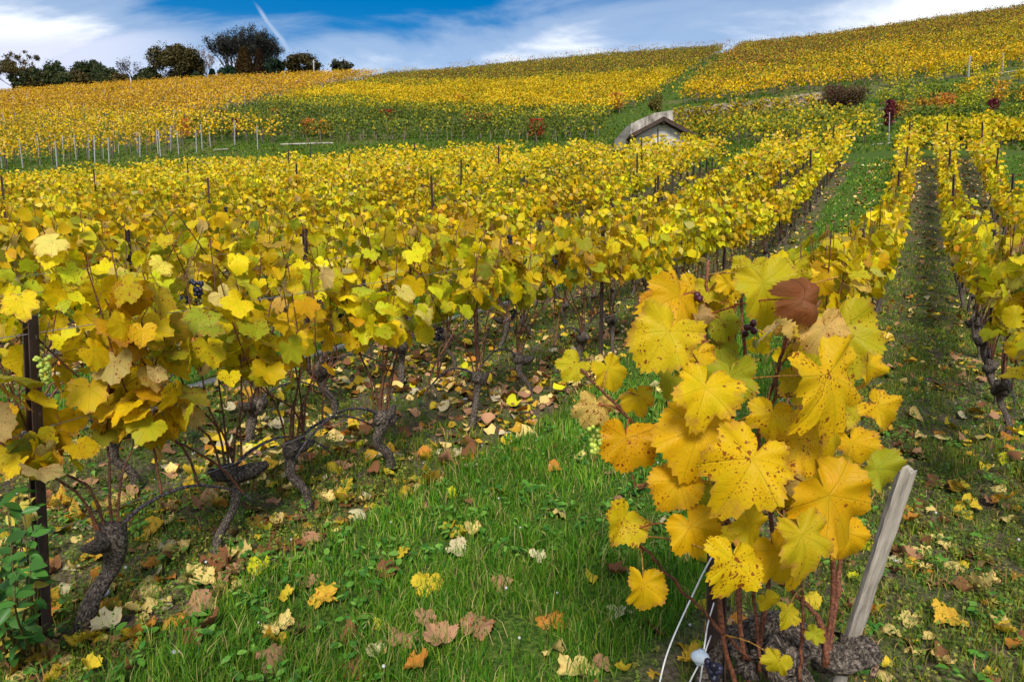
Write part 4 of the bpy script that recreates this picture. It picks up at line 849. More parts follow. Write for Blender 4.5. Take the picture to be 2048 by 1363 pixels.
#@@GRASS
rg = np.random.default_rng(11)
def sample(n, y0, y1, wx=0.86, extra=0.4):
    y = np.sqrt(rg.uniform(y0 ** 2, y1 ** 2, n)); x = rg.uniform(-1, 1, n) * (wx * y + extra); return x, y
def frust_area(y0, y1, wx=0.86, extra=0.4): return wx * (y1 ** 2 - y0 ** 2) + 2 * extra * (y1 - y0)
gr = MB()
def blades(x, y, h, wd, col, lean=0.5):
    n = len(x); z = height(x, y); a = rg.uniform(0, 6.28, n); d = np.stack([np.cos(a), np.sin(a)], 1); l1 = (rg.random(n) * lean * h)
    s = np.stack([-d[:, 1], d[:, 0]], 1); fa = rg.uniform(-0.9, 0.9, n); s = np.stack([np.cos(fa), np.sin(fa)], 1)
    B = np.stack([x, y, z - 0.005], 1)
    def pt(f, hh, wf): c = B.copy(); c[:, :2] += d * (l1 * f)[:, None]; c[:, 2] += h * hh; e = np.concatenate([s * (wd * wf)[:, None], np.zeros((n, 1))], 1); return c - e, c + e
    b0, b1 = pt(0, 0, .5); m0_, m1_ = pt(.35, .55, .42); t0, _ = pt(1.0, 1.0 , 0.0)
    t0[:, 2] -= l1 * 0.35
    V = np.stack([b0, b1, m0_, m1_, t0], 1).reshape(-1, 3); F = (np.array([(0, 1, 3), (0, 3, 2), (2, 3, 4)])[None] + (np.arange(n) * 5)[:, None, None]).reshape(-1, 3)
    c4 = np.concatenate([np.repeat(col[:, None], 5, 1), np.ones((n, 5, 1))], -1); c4[:, 4, :3] *= 1.25
    gr.add(V, F, c4.reshape(-1, 4))
GC = np.array([[0.07, 0.20, 0.010], [0.13, 0.28, 0.018], [0.04, 0.14, 0.010], [0.22, 0.31, 0.03], [0.40, 0.34, 0.12]])
for (y0, y1, dens, h0, h1, w0) in ((1.15, 2.3, 10500, .035, .10, .0030), (2.3, 3.6, 6500, .035, .095, .0038), (3.6, 6.0, 3000, .035, .09, .0052), (6.0, 10.0, 1100, .04, .09, .010), (10, 15, 520, .04, .09, .016), (15, 26, 260, .04, .09, .026)):
    n = int(frust_area(y0, y1) * dens); x, y = sample(n, y0, y1); la = lane(x, y); pe = plot_end(x, y) + 1.0
    cl = vn(x * 2.2, y * 2.2, 21); fine = vn(x * 9, y * 9, 22)
    strip_keep = np.where((mval(x, y) > -1.8) & (y > 12.5), 0.12, np.where(mval(x, y) > -.35, .40, 0.06) + 0.12 + 0.25 * (cl > 0.55)) * (fine > 0.35)
    keep = (rg.random(n) < np.where(la > 0.5, (0.35 + 0.65 * (fine > 0.35)) * (0.45 + 0.55 * (vn(x * 3.1, y * 3.1, 91) > 0.3)), strip_keep)) & (y < pe)
    x, y, la, cl = x[keep], y[keep], la[keep], cl[keep]; n = len(x)
    h = rg.uniform(h0, h1, n) * (0.45 + 0.9 * cl) * (0.75 + 0.5 * vn(x * 14, y * 14, 77)) * np.where(la > 0.5, 1, 0.75); idx = rg.choice(5, n, p=[.34, .27, .16, .14, .09]); col = GC[idx] * rg.uniform(0.75, 1.2, (n, 1))
    col = np.where((la < 0.5)[:, None], col * [1.35, 0.9, 1.0] + [0.01, 0.0, 0.0], col)
    blades(x, y, h, rg.uniform(0.7, 1.3, n) * w0, col * (0.75 + 0.5 * vn(x * 3, y * 3, 78))[:, None], 1.0)
# thin grass on the banks and paths of the hill, as far as it reads
for (y0, y1, dens) in ((23, 45, 34), (45, 100, 9)):
    n = int(frust_area(y0, y1) * dens); x, y = sample(n, y0, y1); k = y > plot_end(x, y); px, py, _ = proj(np.stack([x, y, height(x, y)], 1)); k &= (px > -50) & (px < 2100) & ~inpoly(px, py, [(380, 275), (440, 232), (560, 200), (700, 165), (710, 180), (600, 215), (480, 250)])
    x, y = x[k], y[k]; n = len(x); blades(x, y, rg.uniform(.05, .16, n), rg.uniform(.05, .10, n) * (1 if y0 < 30 else 1.8), GC[rg.choice(4, n, p=[.4, .3, .2, .1])] * [1.15, .78, 1.0] * rg.uniform(.6, 1.1, (n, 1)), 0.8)
tag(obj('grass', gr.mesh('grass', M_GRASS)), 'bright green grass of the lanes and banks', 'grass', kind='stuff')
# weeds: fine stems with small leaves on the worked strips, broad leaves in the lanes
wd = MB(); gr2 = gr; gr = wd
for (y0, y1, dens, sz) in ((1.2, 2.6, 620, 1.0), (2.6, 4.5, 430, 1.15), (4.5, 8, 200, 1.5), (8, 13, 60, 2.2)):
    n = int(frust_area(y0, y1) * dens); x, y = sample(n, y0, y1); la = lane(x, y); pt_ = vn(x * 1.7, y * 1.7, 31)
    k = (la < 0.5) & (rg.random(n) < 0.25 + 0.9 * (pt_ > 0.45)); x, y, pt_ = x[k], y[k], pt_[k]; n = len(x)
    h = rg.uniform(.025, .085, n) * (0.6 + 0.8 * pt_); cs = np.array([[0.13, 0.19, 0.025], [0.07, 0.14, 0.02], [0.22, 0.22, 0.04], [0.16, 0.10, 0.03]])[rg.choice(4, n, p=[.4, .3, .2, .1])]
    blades(x, y, h, np.full(n, 0.0016 * sz), cs, 0.3)
    nl = 8; X_ = np.repeat(x, nl); Y_ = np.repeat(y, nl); H_ = np.repeat(h, nl) * rg.uniform(0.1, 1.05, n * nl); P = np.stack([X_ + rg.normal(0, .006 * sz, n * nl), Y_ + rg.normal(0, .006 * sz, n * nl), height(X_, Y_) + H_], 1)
    o = norm(np.stack([rg.normal(0, 1, n * nl), rg.normal(0, 1, n * nl), rg.uniform(-.2, .8, n * nl)], 1)); nn_ = np.stack([rg.normal(0, .5, n * nl), rg.normal(-.3, .5, n * nl), np.ones(n * nl)], 1)
    leaves(wd, T_TINY, P, o, nn_, rg.uniform(.006, .017, n * nl) * sz, np.repeat(cs, nl, 0) * rg.uniform(.8, 1.6, (n * nl, 1)), rg)
for (y0, y1, dens, sz) in ((1.2, 2.8, 130, 1.0), (2.8, 5, 60, 1.1), (5, 9, 9, 1.3)):
    n = int(frust_area(y0, y1) * dens); x, y = sample(n, y0, y1); k = (vn(x * 1.5, y * 1.5, 41) > 0.42) & ((lane(x, y) > .5) | (rg.random(n) < .35)); x, y = x[k], y[k]; n = len(x); nl = 6
    X_ = np.repeat(x, nl); Y_ = np.repeat(y, nl); P = np.stack([X_, Y_, height(X_, Y_) + rg.uniform(.015, .05, n * nl)], 1) + rg.normal(0, .012, (n * nl, 3)) * [1, 1, .4]
    a = rg.uniform(0, 6.28, n * nl); o = np.stack([np.cos(a), np.sin(a), rg.uniform(.0, .7, n * nl)], 1); cs = np.array([[0.10, 0.26, 0.03], [0.16, 0.32, 0.05], [0.05, 0.16, 0.025]])[rg.choice(3, n * nl)]
    leaves(wd, T_OVAL, P, o, np.stack([rg.normal(0, .3, n * nl), rg.normal(-.3, .3, n * nl), np.ones(n * nl)], 1), rg.uniform(.022, .06, n * nl) * sz, cs * rg.uniform(.8, 1.3, (n * nl, 1)), rg, wave=.06)
gr = gr2
n = 260; x, y = sample(n, 1.4, 6)
for q in range(n):
    z = float(height(x[q], y[q])); hh = rg.uniform(.03, .11)
    if y[q] < 3.4: tube(wd, [(x[q], y[q], z), (x[q] + .004, y[q], z + hh)], 0.0007, 3, col=(0.2, 0.2, 0.06, 1))
    sphere(wd, (x[q] + .004, y[q], z + hh), rg.uniform(.0022, .0055), 6, 4, col=(0.62, 0.62, 0.60, 1))
tag(obj('weeds', wd.mesh('weeds', M_GRASS)), 'low weeds, small broad leaves and white seed heads growing between the vines', 'weeds', kind='stuff')
#@@LITTER
lt = MB(); ltf = MB(); big = []
LW = {'y': 2.8, 'p': 4.2, 'g': 1.8, 'b': 3.6, 'o': 1.8, 't': 4.2, 'w': 1.0, 'l': .3}
PAL = dict(PAL); PAL['y'] = (.66, .46, .03); PAL['g'] = (.60, .34, .03); PAL['t'] = (0.40, 0.21, 0.11); PAL['w'] = (0.62, 0.52, 0.30)
NAMES = {'y': 'yellow', 'p': 'pale yellow', 'g': 'golden', 'b': 'brown', 'o': 'orange-brown', 't': 'pinkish tan', 'w': 'cream', 'l': 'yellow-green'}
for (y0, y1, dens) in ((1.2, 3.0, 210), (3.0, 5.5, 215), (5.5, 9, 120), (9, 21.5, 56)):
    n = int(frust_area(y0, y1) * dens); x, y = sample(n, y0, y1); m_ = mval(x, y); la = lane(x, y); ptc = vn(x * 1.6, y * 1.6, 51)
    dr = np.abs(np.mod(m_ + 0.325 + 0.1, 0.755) - 0.1)
    kp = np.where(la > 0.5, 0.10, 0.35 + 0.75 * (ptc > 0.40)) * np.where((m_ > -0.3) & (y < 12), np.where(y < 2.8, 0.65, 0.3), 1)
    kp = np.where((y > 8) & (la > 0.5), np.where(np.abs(m_ + 1.05) < 0.22, 0.8, 0.12), kp)
    kp = np.where((m_ < -1.6) & (m_ > -1.95), kp * 1.5, kp)
    k = (rg.random(n) < kp) & (y < plot_end(x, y)); x, y, la = x[k], y[k], la[k]; n = len(x); z = height(x, y) + np.where(la > .5, rg.uniform(.004, .040, n), rg.uniform(.0, .028, n))
    a = rg.uniform(0, 6.28, n); tip = np.stack([np.cos(a), np.sin(a), rg.normal(0, .25, n)], 1); nr_ = np.stack([rg.normal(0, .35, n), rg.normal(-.15, .35, n), np.ones(n) * np.where(rg.random(n) < .5, 1, -1)], 1)
    keys = list(LW); pr = np.array([LW[q] for q in keys]); ki = rg.choice(len(keys), n, p=pr / pr.sum()); c = np.array([PAL[q] for q in keys])[ki] * rg.uniform(.75, 1.12, (n, 1)); wdt_ = rg.uniform(.035, .095, n)
    if y0 < 3: wdt_ *= rg.uniform(.75, 1.1, n)
    P = np.stack([x, y, z], 1)
    if y1 <= 3.0:
        px, py, d = proj(P); ok = (px > -10) & (px < 2058) & (py < 1380); idx = np.where(ok)[0]; s_ = idx[np.argsort(-(wdt_[idx] / d[idx]))][:150]; big = [(P[q], tip[q], nr_[q], wdt_[q], c[q], keys[ki[q]], la[q]) for q in s_]
        rest_ = np.ones(n, bool); rest_[s_] = False; P, tip, nr_, wdt_, c = P[rest_], tip[rest_], nr_[rest_], wdt_[rest_], c[rest_]
    tpl = T_NEAR if y1 <= 3 else T_MID if y1 <= 9 else T_FAR
    leaves(lt if y1 <= 3 else ltf, tpl, P, tip, nr_, wdt_ * (1.15 if y0 > 8 else 1), c, rg, fold=(-.1, .7), cup=(-.9, 1.1), wave=.16, cur=(-.5, .8))
o = tag(obj('fallen_leaves', lt.mesh('fallen_leaves', M_LITTER)), 'litter of dry yellow and brown vine leaves scattered over soil and grass', 'leaf litter', kind='stuff')
tag(obj('far_fallen_leaves', ltf.mesh('far_fallen_leaves', M_LITTER_FAR)), 'pale dry vine leaves strewn along the lanes further up', 'leaf litter', kind='stuff')
MAN = [(857, 1182, .095, 'y', 'curled bright golden leaf lying in the grass above the cluster of tan leaves'), (655, 1225, .085, 'g', 'crinkled golden leaf in the long grass left of the tan cluster'), (572, 1215, .055, 'y', 'narrow folded yellow leaf standing upright in the grass'), (955, 1275, .088, 't', 'pinkish tan leaf, rightmost of the tan cluster in the grass'), (845, 1268, .065, 't', 'small tan leaf at the top of the tan cluster'), (805, 1300, .08, 't', 'curled tan leaf, leftmost of the tan cluster'), (880, 1310, .085, 't', 'broad flat tan leaf in the middle of the tan cluster'), (908, 1120, .075, 'w', 'cream leaf, left one of two cream leaves in the grass'), (1073, 1133, .055, 'w', 'cream leaf, right one of two cream leaves in the grass'), (945, 1075, .06, 'p', 'upright pale tan leaf alone in the grass'), (1100, 1255, .085, 'o', 'torn orange-brown leaf in the grass left of the white cord'), (770, 1165, .07, 'b', 'folded brown leaf beside the bright golden leaf'), (380, 1240, .11, 't', 'large flat tan leaf on the dark soil near the grey stone'), (205, 1125, .10, 'g', 'round golden leaf on the soil right of the dark left post'), (400, 1175, .075, 'p', 'pale yellow leaf leaning on the foot of a gnarled trunk'), (300, 1180, .085, 'p', 'pale cream-yellow leaf on soil between stone and gnarled trunk'), (560, 1280, .08, 'p', 'pale yellow crumpled leaf in the grass below the upright leaf'), (85, 1255, .08, 'o', 'golden orange leaf against the foot of the left post'), (755, 1335, .05, 'w', 'cream crumpled leaf at the near edge of the grass'), (1905, 1255, .09, 'g', 'large golden leaf on the ground right of the leaning stake'), (1935, 1030, .07, 'y', 'bright yellow leaf on the weedy ground right of the stake'), (700, 1355, .08, 'b', 'dark brown leaf at the near edge of the grass')]
for (px, py, wm, kk, lab) in MAN:
    h_ = hit(px, py, 1.0); mb = MB(); a = rg.uniform(0, 6.28)
    leaves(mb, T_HERO, [[0, 0, 0.0]], [[math.cos(a), math.sin(a), .25]], [[rg.normal(0, .2), -.35, 1]], [wm * 1.1], [np.array(PAL[kk]) * rg.uniform(.9, 1.1)], rg, fold=(.1, .5), cup=(-.6, .7), wave=.14, cur=(0, .5))
    o = tag(obj('fallen_leaf', mb.mesh('fallen_leaf', M_LITTER)), lab, 'fallen leaf', 'dry vine leaves fallen on the ground'); o.location = h_ + [0, 0, .026]
for (P, tp, nr_, wm, c, kk, la) in big:
    mb = MB(); leaves(mb, T_NEAR, [[0, 0, 0]], [tp], [nr_], [wm], [c], rg, fold=(-.1, .7), cup=(-.9, 1.1), wave=.16, cur=(-.5, .8))
    where = 'in the green grass strip' if la > .5 else ('on the weedy ground right of the big vine' if mval(P[0], P[1]) > -.6 else 'on the soil under the left vine row')
    o = tag(obj('fallen_leaf', mb.mesh('fallen_leaf', M_LITTER)), 'small dry %s vine leaf lying %s' % (NAMES[kk], where), 'fallen leaf', 'small %s leaves fallen %s' % (NAMES[kk], where)); o.location = P
#@@HILL
def prism(name, outline, Yd, thick, mat, lab, cat, kind=None):
    """wall standing across the view: outline as photo pixels at depth Yd, real thickness"""
    P = []
    for (px, py) in outline: r = ray(px, py); s = Yd / r[1]; P.append(np.array([0, 0, CAMZ]) + r * s)
    P = np.array(P); B = P + [0, thick, 0]; n = len(P); V = np.vstack([P, B]); F = [(0, k, k + 1) for k in range(1, n - 1)] + [(n, n + k + 1, n + k) for k in range(1, n - 1)]
    for k in range(n): k2 = (k + 1) % n; F += [(k, n + k, n + k2), (k, n + k2, k2)]
    mb = MB(); org = P.mean(0); V = V - org; F = np.array(F); mb.add(V[F.ravel()], np.arange(F.size).reshape(-1, 3)); o = obj(name, mb.mesh(name, mat, False)); o.location = org; return tag(o, lab, cat)
HY = 29.0
def hp(px, py, y=HY): r = ray(px, py); return np.array([0, 0, CAMZ]) + r * (y / r[1])
ap, e1, e2 = hp(1324, 239), hp(1270, 273), hp(1393, 273); W_ = (e2[0] - e1[0]); zg = float(height(ap[0], HY)) - 0.4; rise = ap[2] - e1[2]; D_ = 3.2
hut = empty('stone_hut', (ap[0], HY, zg)); tag(hut, 'small hut of pale blocks with a brown gabled roof rising out of the vines', 'hut'); He = e1[2] - zg; Hr = ap[2] - zg; hw_ = W_ / 2 - 0.22
mb = MB(); V = []
for y in (0, D_): V += [(-hw_, y, 0), (hw_, y, 0), (hw_, y, Hr - 0.12 - rise * hw_ / (W_ / 2)), (0, y, Hr - 0.12), (-hw_, y, Hr - 0.12 - rise * hw_ / (W_ / 2))]
F = [(0, 1, 2), (0, 2, 4), (4, 2, 3), (5, 7, 6), (5, 9, 7), (9, 8, 7), (0, 5, 6), (0, 6, 1), (1, 6, 7), (1, 7, 2), (0, 4, 9), (0, 9, 5)]; V = np.array(V); F = np.array(F); mb.add(V[F.ravel()], np.arange(F.size).reshape(-1, 3)); obj('wall', mb.mesh('wall', M_BLOCK, False), hut)
roof = MB(); fas = MB()
for s in (-1, 1):
    a_ = np.array([0, -0.35, Hr + 0.0]); b_ = np.array([s * W_ / 2 * 1.06, -0.35, He - 0.02]); d_ = norm(b_ - a_); nn_ = np.array([-d_[2] * s, 0, d_[0] * s]) * s; nn_ = np.array([s * -d_[2], 0, s * d_[0]]); 
    Rm = np.stack([d_, [0, 1, 0], np.cross(d_, [0, 1, 0])], 1); Ld = np.linalg.norm(b_ - a_)
    box(roof, (a_ + b_) / 2 + [0, D_ / 2 + 0.3, 0.0], (Ld, D_ + 0.62, 0.055), Rm)
    for k in range(9):
        cpt = a_ + d_ * Ld * (k + 0.5) / 9 + np.array([0, D_ / 2 + 0.3, 0.036]); box(roof, cpt, (Ld / 9 * 0.93, D_ + 0.66, 0.022), Rm)
    box(fas, (a_ + b_) / 2 + [0, -0.02, -0.075], (Ld, 0.04, 0.10), Rm); box(fas, (a_ + b_) / 2 + [0, 0.24, -0.09], (Ld * 0.97, 0.08, 0.09), Rm)
ro_ = obj('roof', roof.mesh('roof', M_TILE, False), hut); obj('bargeboard', fas.mesh('bargeboard', M_TIMBER, False), ro_)
mb = MB(); box(mb, (0, 0.0, Hr - 0.16), (0.11, 0.65, 0.13)); obj('ridge_beam', mb.mesh('ridge_beam', M_TIMBER, False), ro_)
prism('retaining_wall', [(1262, 247), (1309, 226), (1330, 223), (1345, 220), (1346, 262), (1345, 300), (1258, 300)], 30.5, 0.35, M_CONC, 'stained pale concrete wall rising behind the hut roof', 'wall')
prism('wing_wall', [(1229, 280), (1254, 252), (1259, 250), (1259, 300), (1229, 300)], 29.7, 0.5, M_CONCD, 'low sloping concrete wing wall left of the hut', 'wall')
# rubble wall
mb = MB(); g_ = np.random.default_rng(4); xs = np.linspace(1346, 1648, 60); Vt = []
for k, xx in enumerate(xs):
    yt = np.interp(xx, [1346, 1420, 1500, 1640, 1648], [222, 209, 202, 184, 184]) + g_.normal(0, 0.5); Yd = np.interp(xx, [1346, 1648], [33, 37.5]); T_ = hp(xx, yt, Yd); Bt = hp(xx, yt + np.interp(xx, [1346, 1500, 1640], [34, 32, 36]), Yd)
    rows_ = [T_ * (1 - q) + Bt * q + [0, (g_.normal(0, .035) if 0 < q < 1 else 0), 0] for q in np.linspace(0, 1, 9)]
    Vt.append(rows_ + [T_ + [0, 0.4, 0.0]])
Vt = np.array(Vt); nx_, ny_ = Vt.shape[:2]; ordr = [9, 0, 1, 2, 3, 4, 5, 6, 7, 8]; Vt = Vt[:, ordr]; F = []
for a_ in range(nx_ - 1):
    for b_ in range(9): p0 = a_ * 10 + b_; F += [(p0, p0 + 1, p0 + 11), (p0, p0 + 11, p0 + 10)]
Vt = Vt.reshape(-1, 3); F = np.array(F); mb.add(Vt[F.ravel()], np.arange(F.size).reshape(-1, 3))
tag(obj('rubble_wall', mb.mesh('rubble_wall', M_ROCKW, False)), 'long beige rubble stone wall below the upper vineyard, vines in front', 'wall')
cop = MB(); tube(cop, [hp(xx, np.interp(xx, [1346, 1420, 1500, 1640, 1648], [221, 208, 201, 183, 183]), np.interp(xx, [1346, 1648], [33.1, 37.6])) + [0, .1, 0] for xx in np.linspace(1345, 1649, 40)], 0.09, 6, rough=.3, seed=2, col=(.5, .5, .5, 1), flat=2); 
# bush by the wall
def leaf_cloud(mb, c, rad, n, size, cols, rng, tpl=None, shell=0.55, lumps=14):
    lc = norm(rng.normal(0, 1, (lumps, 3))) * rng.uniform(.45, .95, (lumps, 1)) * rad + c; li = rng.integers(0, lumps, n); lr = rng.uniform(.25, .5, lumps)
    dv = norm(rng.normal(0, 1, (n, 3))); P = lc[li] + dv * (np.array(rad) * lr[li][:, None]) * rng.uniform(.3, 1, (n, 1)) ** .6
    nr_ = dv + rng.normal(0, .5, (n, 3)) + [0, 0, .3]; cc_ = np.array(cols)[rng.choice(len(cols), n)] * rng.uniform(.55, 1.6, (n, 1))
    leaves(mb, tpl or T_TINY, P, rng.normal(0, 1, (n, 3)), nr_, rng.uniform(.7, 1.3, n) * size, cc_, rng)
rng = np.random.default_rng(21)
c = hp(1684, 195, 37.0); bsh = empty('bush', (c[0], c[1], float(height(c[0], c[1])))); tag(bsh, 'big tangled reddish brown bush at the end of the rubble wall', 'bush'); BC = c - np.array(bsh.location)
mb = MB(); leaf_cloud(mb, BC + [0, 0, .05], (1.12, .8, .72), 5200, .085, [(.10, .045, .025), (.07, .06, .02), (.14, .06, .04), (.06, .07, .02)], rng, lumps=26); obj('foliage', mb.mesh('foliage', M_LEAF_FAR), bsh)
mb = MB()
for q in range(90): a = rng.uniform(0, 6.28); e = BC + norm(np.array([math.cos(a), .6 * math.sin(a), rng.uniform(-.5, 1)])) * [1.2, .8, .8]; tube(mb, smooth_path([BC * [1, 1, .1], BC * .5 + e * .4 + rng.normal(0, .1, 3), e], 5), [.02, .014, .01, .008, .005], 3, cap=False, col=(1.2, 1.1, 1.2, 1))
obj('branches', mb.mesh('branches', M_CANE), bsh)
c = hp(1312, 219, 40.0)
bs2 = empty('bush', hp(1312, 222, 38.5)); tag(bs2, 'low brownish shrub where the grass path meets the concrete wall', 'bush'); mb = MB(); leaf_cloud(mb, np.array([0, 0, .35]), (.5, .4, .5), 1300, .09, [(.16, .13, .03), (.10, .09, .02), (.20, .15, .03)], rng, lumps=10); obj('foliage', mb.mesh('foliage', M_LEAF_FAR), bs2)
# red vines: single plants standing out
mbs = []
for (px, py, hh, cols, lab, yy) in [
    (1072, 281, .95, 'r', 'bright red vine at the lower edge of the green vines left of the hut', None), (1232, 226, 1.1, 'o', 'orange-red vine at the right end of the middle vineyard by the grass path', None), (775, 250, .8, 'r', 'red vine low in the middle vineyard, alone among green ones', None),
    (440, 251, .8, 'r', 'small red vine at the upper left edge of the green vines', None), (470, 279, 1.0, 'd', 'dark red vine in the bottom left corner of the green vines', None), (373, 279, 1.1, 'o', 'red-orange vine beside the white posts on the left', None), (552, 248, .8, 'o', 'orange vine in the left part of the green vines', None), (617, 275, .9, 'o', 'rusty orange vine at the lower edge of the green vines, further left', None), (650, 276, .8, 'g', 'golden orange vine just right of the rusty orange one', None),
    (920, 215, .7, 'r', 'tiny red vine on the border of yellow and green rows', None), (945, 258, .7, 'r', 'left one of two little red vines side by side', None), (966, 259, .7, 'r', 'right one of two little red vines side by side', None),
    (1776, 264, 1.0, 'd', 'tall dark crimson vine on the grassy terrace', None), (1789, 238, .35, 'd', 'smaller crimson vine right behind the tall crimson one', None), (1984, 243, .75, 'd', 'crimson vine on the right terrace among green shrubs', None), (1890, 232, .8, 'o', 'rusty orange vine on the right terraces', None), (1580, 236, .8, 'r', 'red vine in front of the rubble wall', None)]:
    h_ = hit(px, py, 22)
    if h_ is None: continue
    v = empty('red_grapevine', h_); tag(v, lab, 'grapevine', 'red vines on the hill'); mb = MB(); n = 420; P = np.stack([rng.normal(0, .085 if cols == 'd' else .22, n), rng.normal(0, .10, n), .3 + rng.random(n) * hh], 1)
    leaves(mb, T_FAR, P, np.stack([rng.normal(0, .5, n), rng.normal(0, .5, n), -np.ones(n)], 1), np.stack([rng.normal(0, .8, n), -.6 + rng.normal(0, .6, n), .4 + rng.normal(0, .4, n)], 1), rng.uniform(.09, .15, n), np.clip(np.array({'r': (.45, .06, .03), 'o': (.55, .20, .03), 'd': (.12, .02, .022), 'g': (.6, .27, .03)}[cols]) * rng.uniform(.6, 1.3, (n, 1)), 0, .9), rng)
    obj('foliage', mb.mesh('foliage', M_LEAF_FAR), v); mb = MB(); tube(mb, [(0, 0, -.1), (.02, 0, .3), (0, .01, .5)], [.03, .025, .015], 5); obj('trunk', mb.mesh('trunk', M_BARK), v)
# terrace edgings
for (pts, mat, lab, w_) in [([(1738, 188), (1760, 184), (1777, 181)], M_TRAIL, 'short dark terrace edging right of the big brown bush', .12), ([(1800, 179), (1835, 171), (1868, 164)], M_TRAIL, 'dark terrace edging below the upper vineyard', .16), ([(1868, 163), (1905, 156), (1960, 150)], M_TRAIL, 'thin dark terrace edging rising to the white posts', .1), ([(1744, 224), (1775, 219), (1805, 214)], M_TRAIL, 'dark edging stepping down by the white box', .12),
                            ([(1752, 252), (1772, 248), (1792, 245)], M_PALEEDGE, 'grey edging board under the crimson vine', .07), ([(1828, 238), (1868, 230), (1905, 223), (1945, 220)], M_PALEEDGE, 'long pale edging across the middle terrace', .08), ([(1990, 241), (2040, 236), (2090, 232)], M_PALEEDGE, 'pale edging at the right end of the lower terrace', .08), ([(1942, 190), (1990, 182), (2060, 172)], M_PALEEDGE, 'upper pale edging on the right terrace', .12), ([(1985, 150), (2030, 143), (2070, 138)], M_PALEEDGE, 'pale edging beside the right white post', .1), ([(1745, 291), (1765, 289), (1785, 287)], M_PALEEDGE, 'low grey edging where the grass strip ends', .06)]:
    P = []
    for q in smooth_path([(a, b, 0) for a, b in pts], 12): h_ = hit(q[0], q[1], 20); P.append(h_ + [0, 0, w_ * .35])
    mb = MB(); tube(mb, P, w_ * .55, 5, rough=.3, seed=3, flat=1.0); tag(obj('terrace_edging', mb.mesh('terrace_edging', mat)), lab, 'edging', 'terrace edgings on the right slope')
# kerbs at the foot of the middle and left plots
for (pts, lab) in [([(428, 303), (445, 302), (458, 301)], 'short pale kerb at the bottom of the left vineyard'), ([(560, 292), (620, 290), (666, 289)], 'pale path kerb below the green vines')]:
    P = [hit(q[0], q[1], 24) + [0, 0, .08] for q in smooth_path([(a, b, 0) for a, b in pts], 8)]; mb = MB(); tube(mb, P, .05, 5, rough=.15, seed=1); tag(obj('kerb', mb.mesh('kerb', M_CONC)), lab, 'kerb')
# white posts
mb = MB(); box(mb, (0, 0, .7), (.042, .042, 1.6)); box(mb, (0, 0, 1.512), (.04, .04, .03)); box(mb, (0.04, 0, 1.2), (.02, .03, .03)); WP = mb.mesh('vineyard_post', M_WHITE, False)
def wpost(px, py, sc, lab, gp=None, y0=30):
    h_ = hit(px, py, y0)
    if h_ is None: return
    o = obj('vineyard_post', WP); o.location = h_; o.scale = (sc[0], sc[0], sc[1]); o.rotation_euler = (R(random.uniform(-2, 2)), R(random.uniform(-2.5, 2.5)), random.uniform(0, 1)); tag(o, lab, 'post', gp)
rr = random.Random(5)
def nth(k): return ORD[k] if k < len(ORD) else 'last'
for k, x_ in enumerate((3, 42, 84, 113, 128, 152, 192, 221, 279, 318)): wpost(x_ + rr.uniform(-4, 4), 338 - x_ * 0.045 + rr.uniform(-12, 4), (1.0, .92 + rr.random() * .2), 'pale post in the lowest line of the left hillside vineyard, %s from the left' % nth(k), 'pale posts at the foot of the left vineyard')
for k, x_ in enumerate((73, 110, 181, 203, 231, 241, 279, 318, 343, 361, 391, 402, 425, 466, 512)): wpost(x_ + rr.uniform(-4, 4), 322 - (x_ - 70) * 0.055 + rr.uniform(-10, 4), (.9, .85 + rr.random() * .2), 'pale post in the second line of the left hillside vineyard, %s from the left' % nth(k), 'pale posts in the second line of the left vineyard')
for k, x_ in enumerate(range(12, 640, 31)): wpost(x_ + rr.uniform(-12, 12), 262 - x_ * 0.115 + rr.uniform(-9, 9), (.9, .9 + rr.random() * .2), 'pale post half way up the left hillside vineyard, %s from the left' % nth(k), 'pale posts half way up the left vineyard')
for k, x_ in enumerate(range(6, 560, 26)): wpost(x_ + rr.uniform(-9, 9), 226 - x_ * 0.085 + rr.uniform(-7, 7), (1.0, 1.0 + rr.random() * .25), 'pale post near the top of the left hillside vineyard, %s from the left' % nth(k), 'pale posts near the top of the left vineyard')
for k, (x_, y_) in enumerate(((348, 262), (390, 248), (455, 227), (490, 212), (513, 208), (563, 196), (700, 163), (740, 156), (780, 150))): wpost(x_, y_, (.95, 1.0), 'pale post along the right edge of the left hillside vineyard, %s from below' % nth(k), 'pale posts along the right edge of the left vineyard')
wpost(1937, 154, (1.7, .95), 'stout pale post below the upper right vineyard, left one of two'); wpost(2005, 147, (1.5, .95), 'stout pale post below the upper right vineyard, right one of two'); wpost(1778, 284, (.5, .7), 'thin pale post standing where the grass strip ends', None, 20)
mb = MB(); box(mb, (0, 0, .1), (.16, .12, .2)); box(mb, (0, 0, .215), (.19, .15, .03)); o = tag(obj('valve_box', mb.mesh('valve_box', M_ROPE, False)), 'small white box on the grassy terrace', 'box'); o.location = hit(1742, 226, 22)
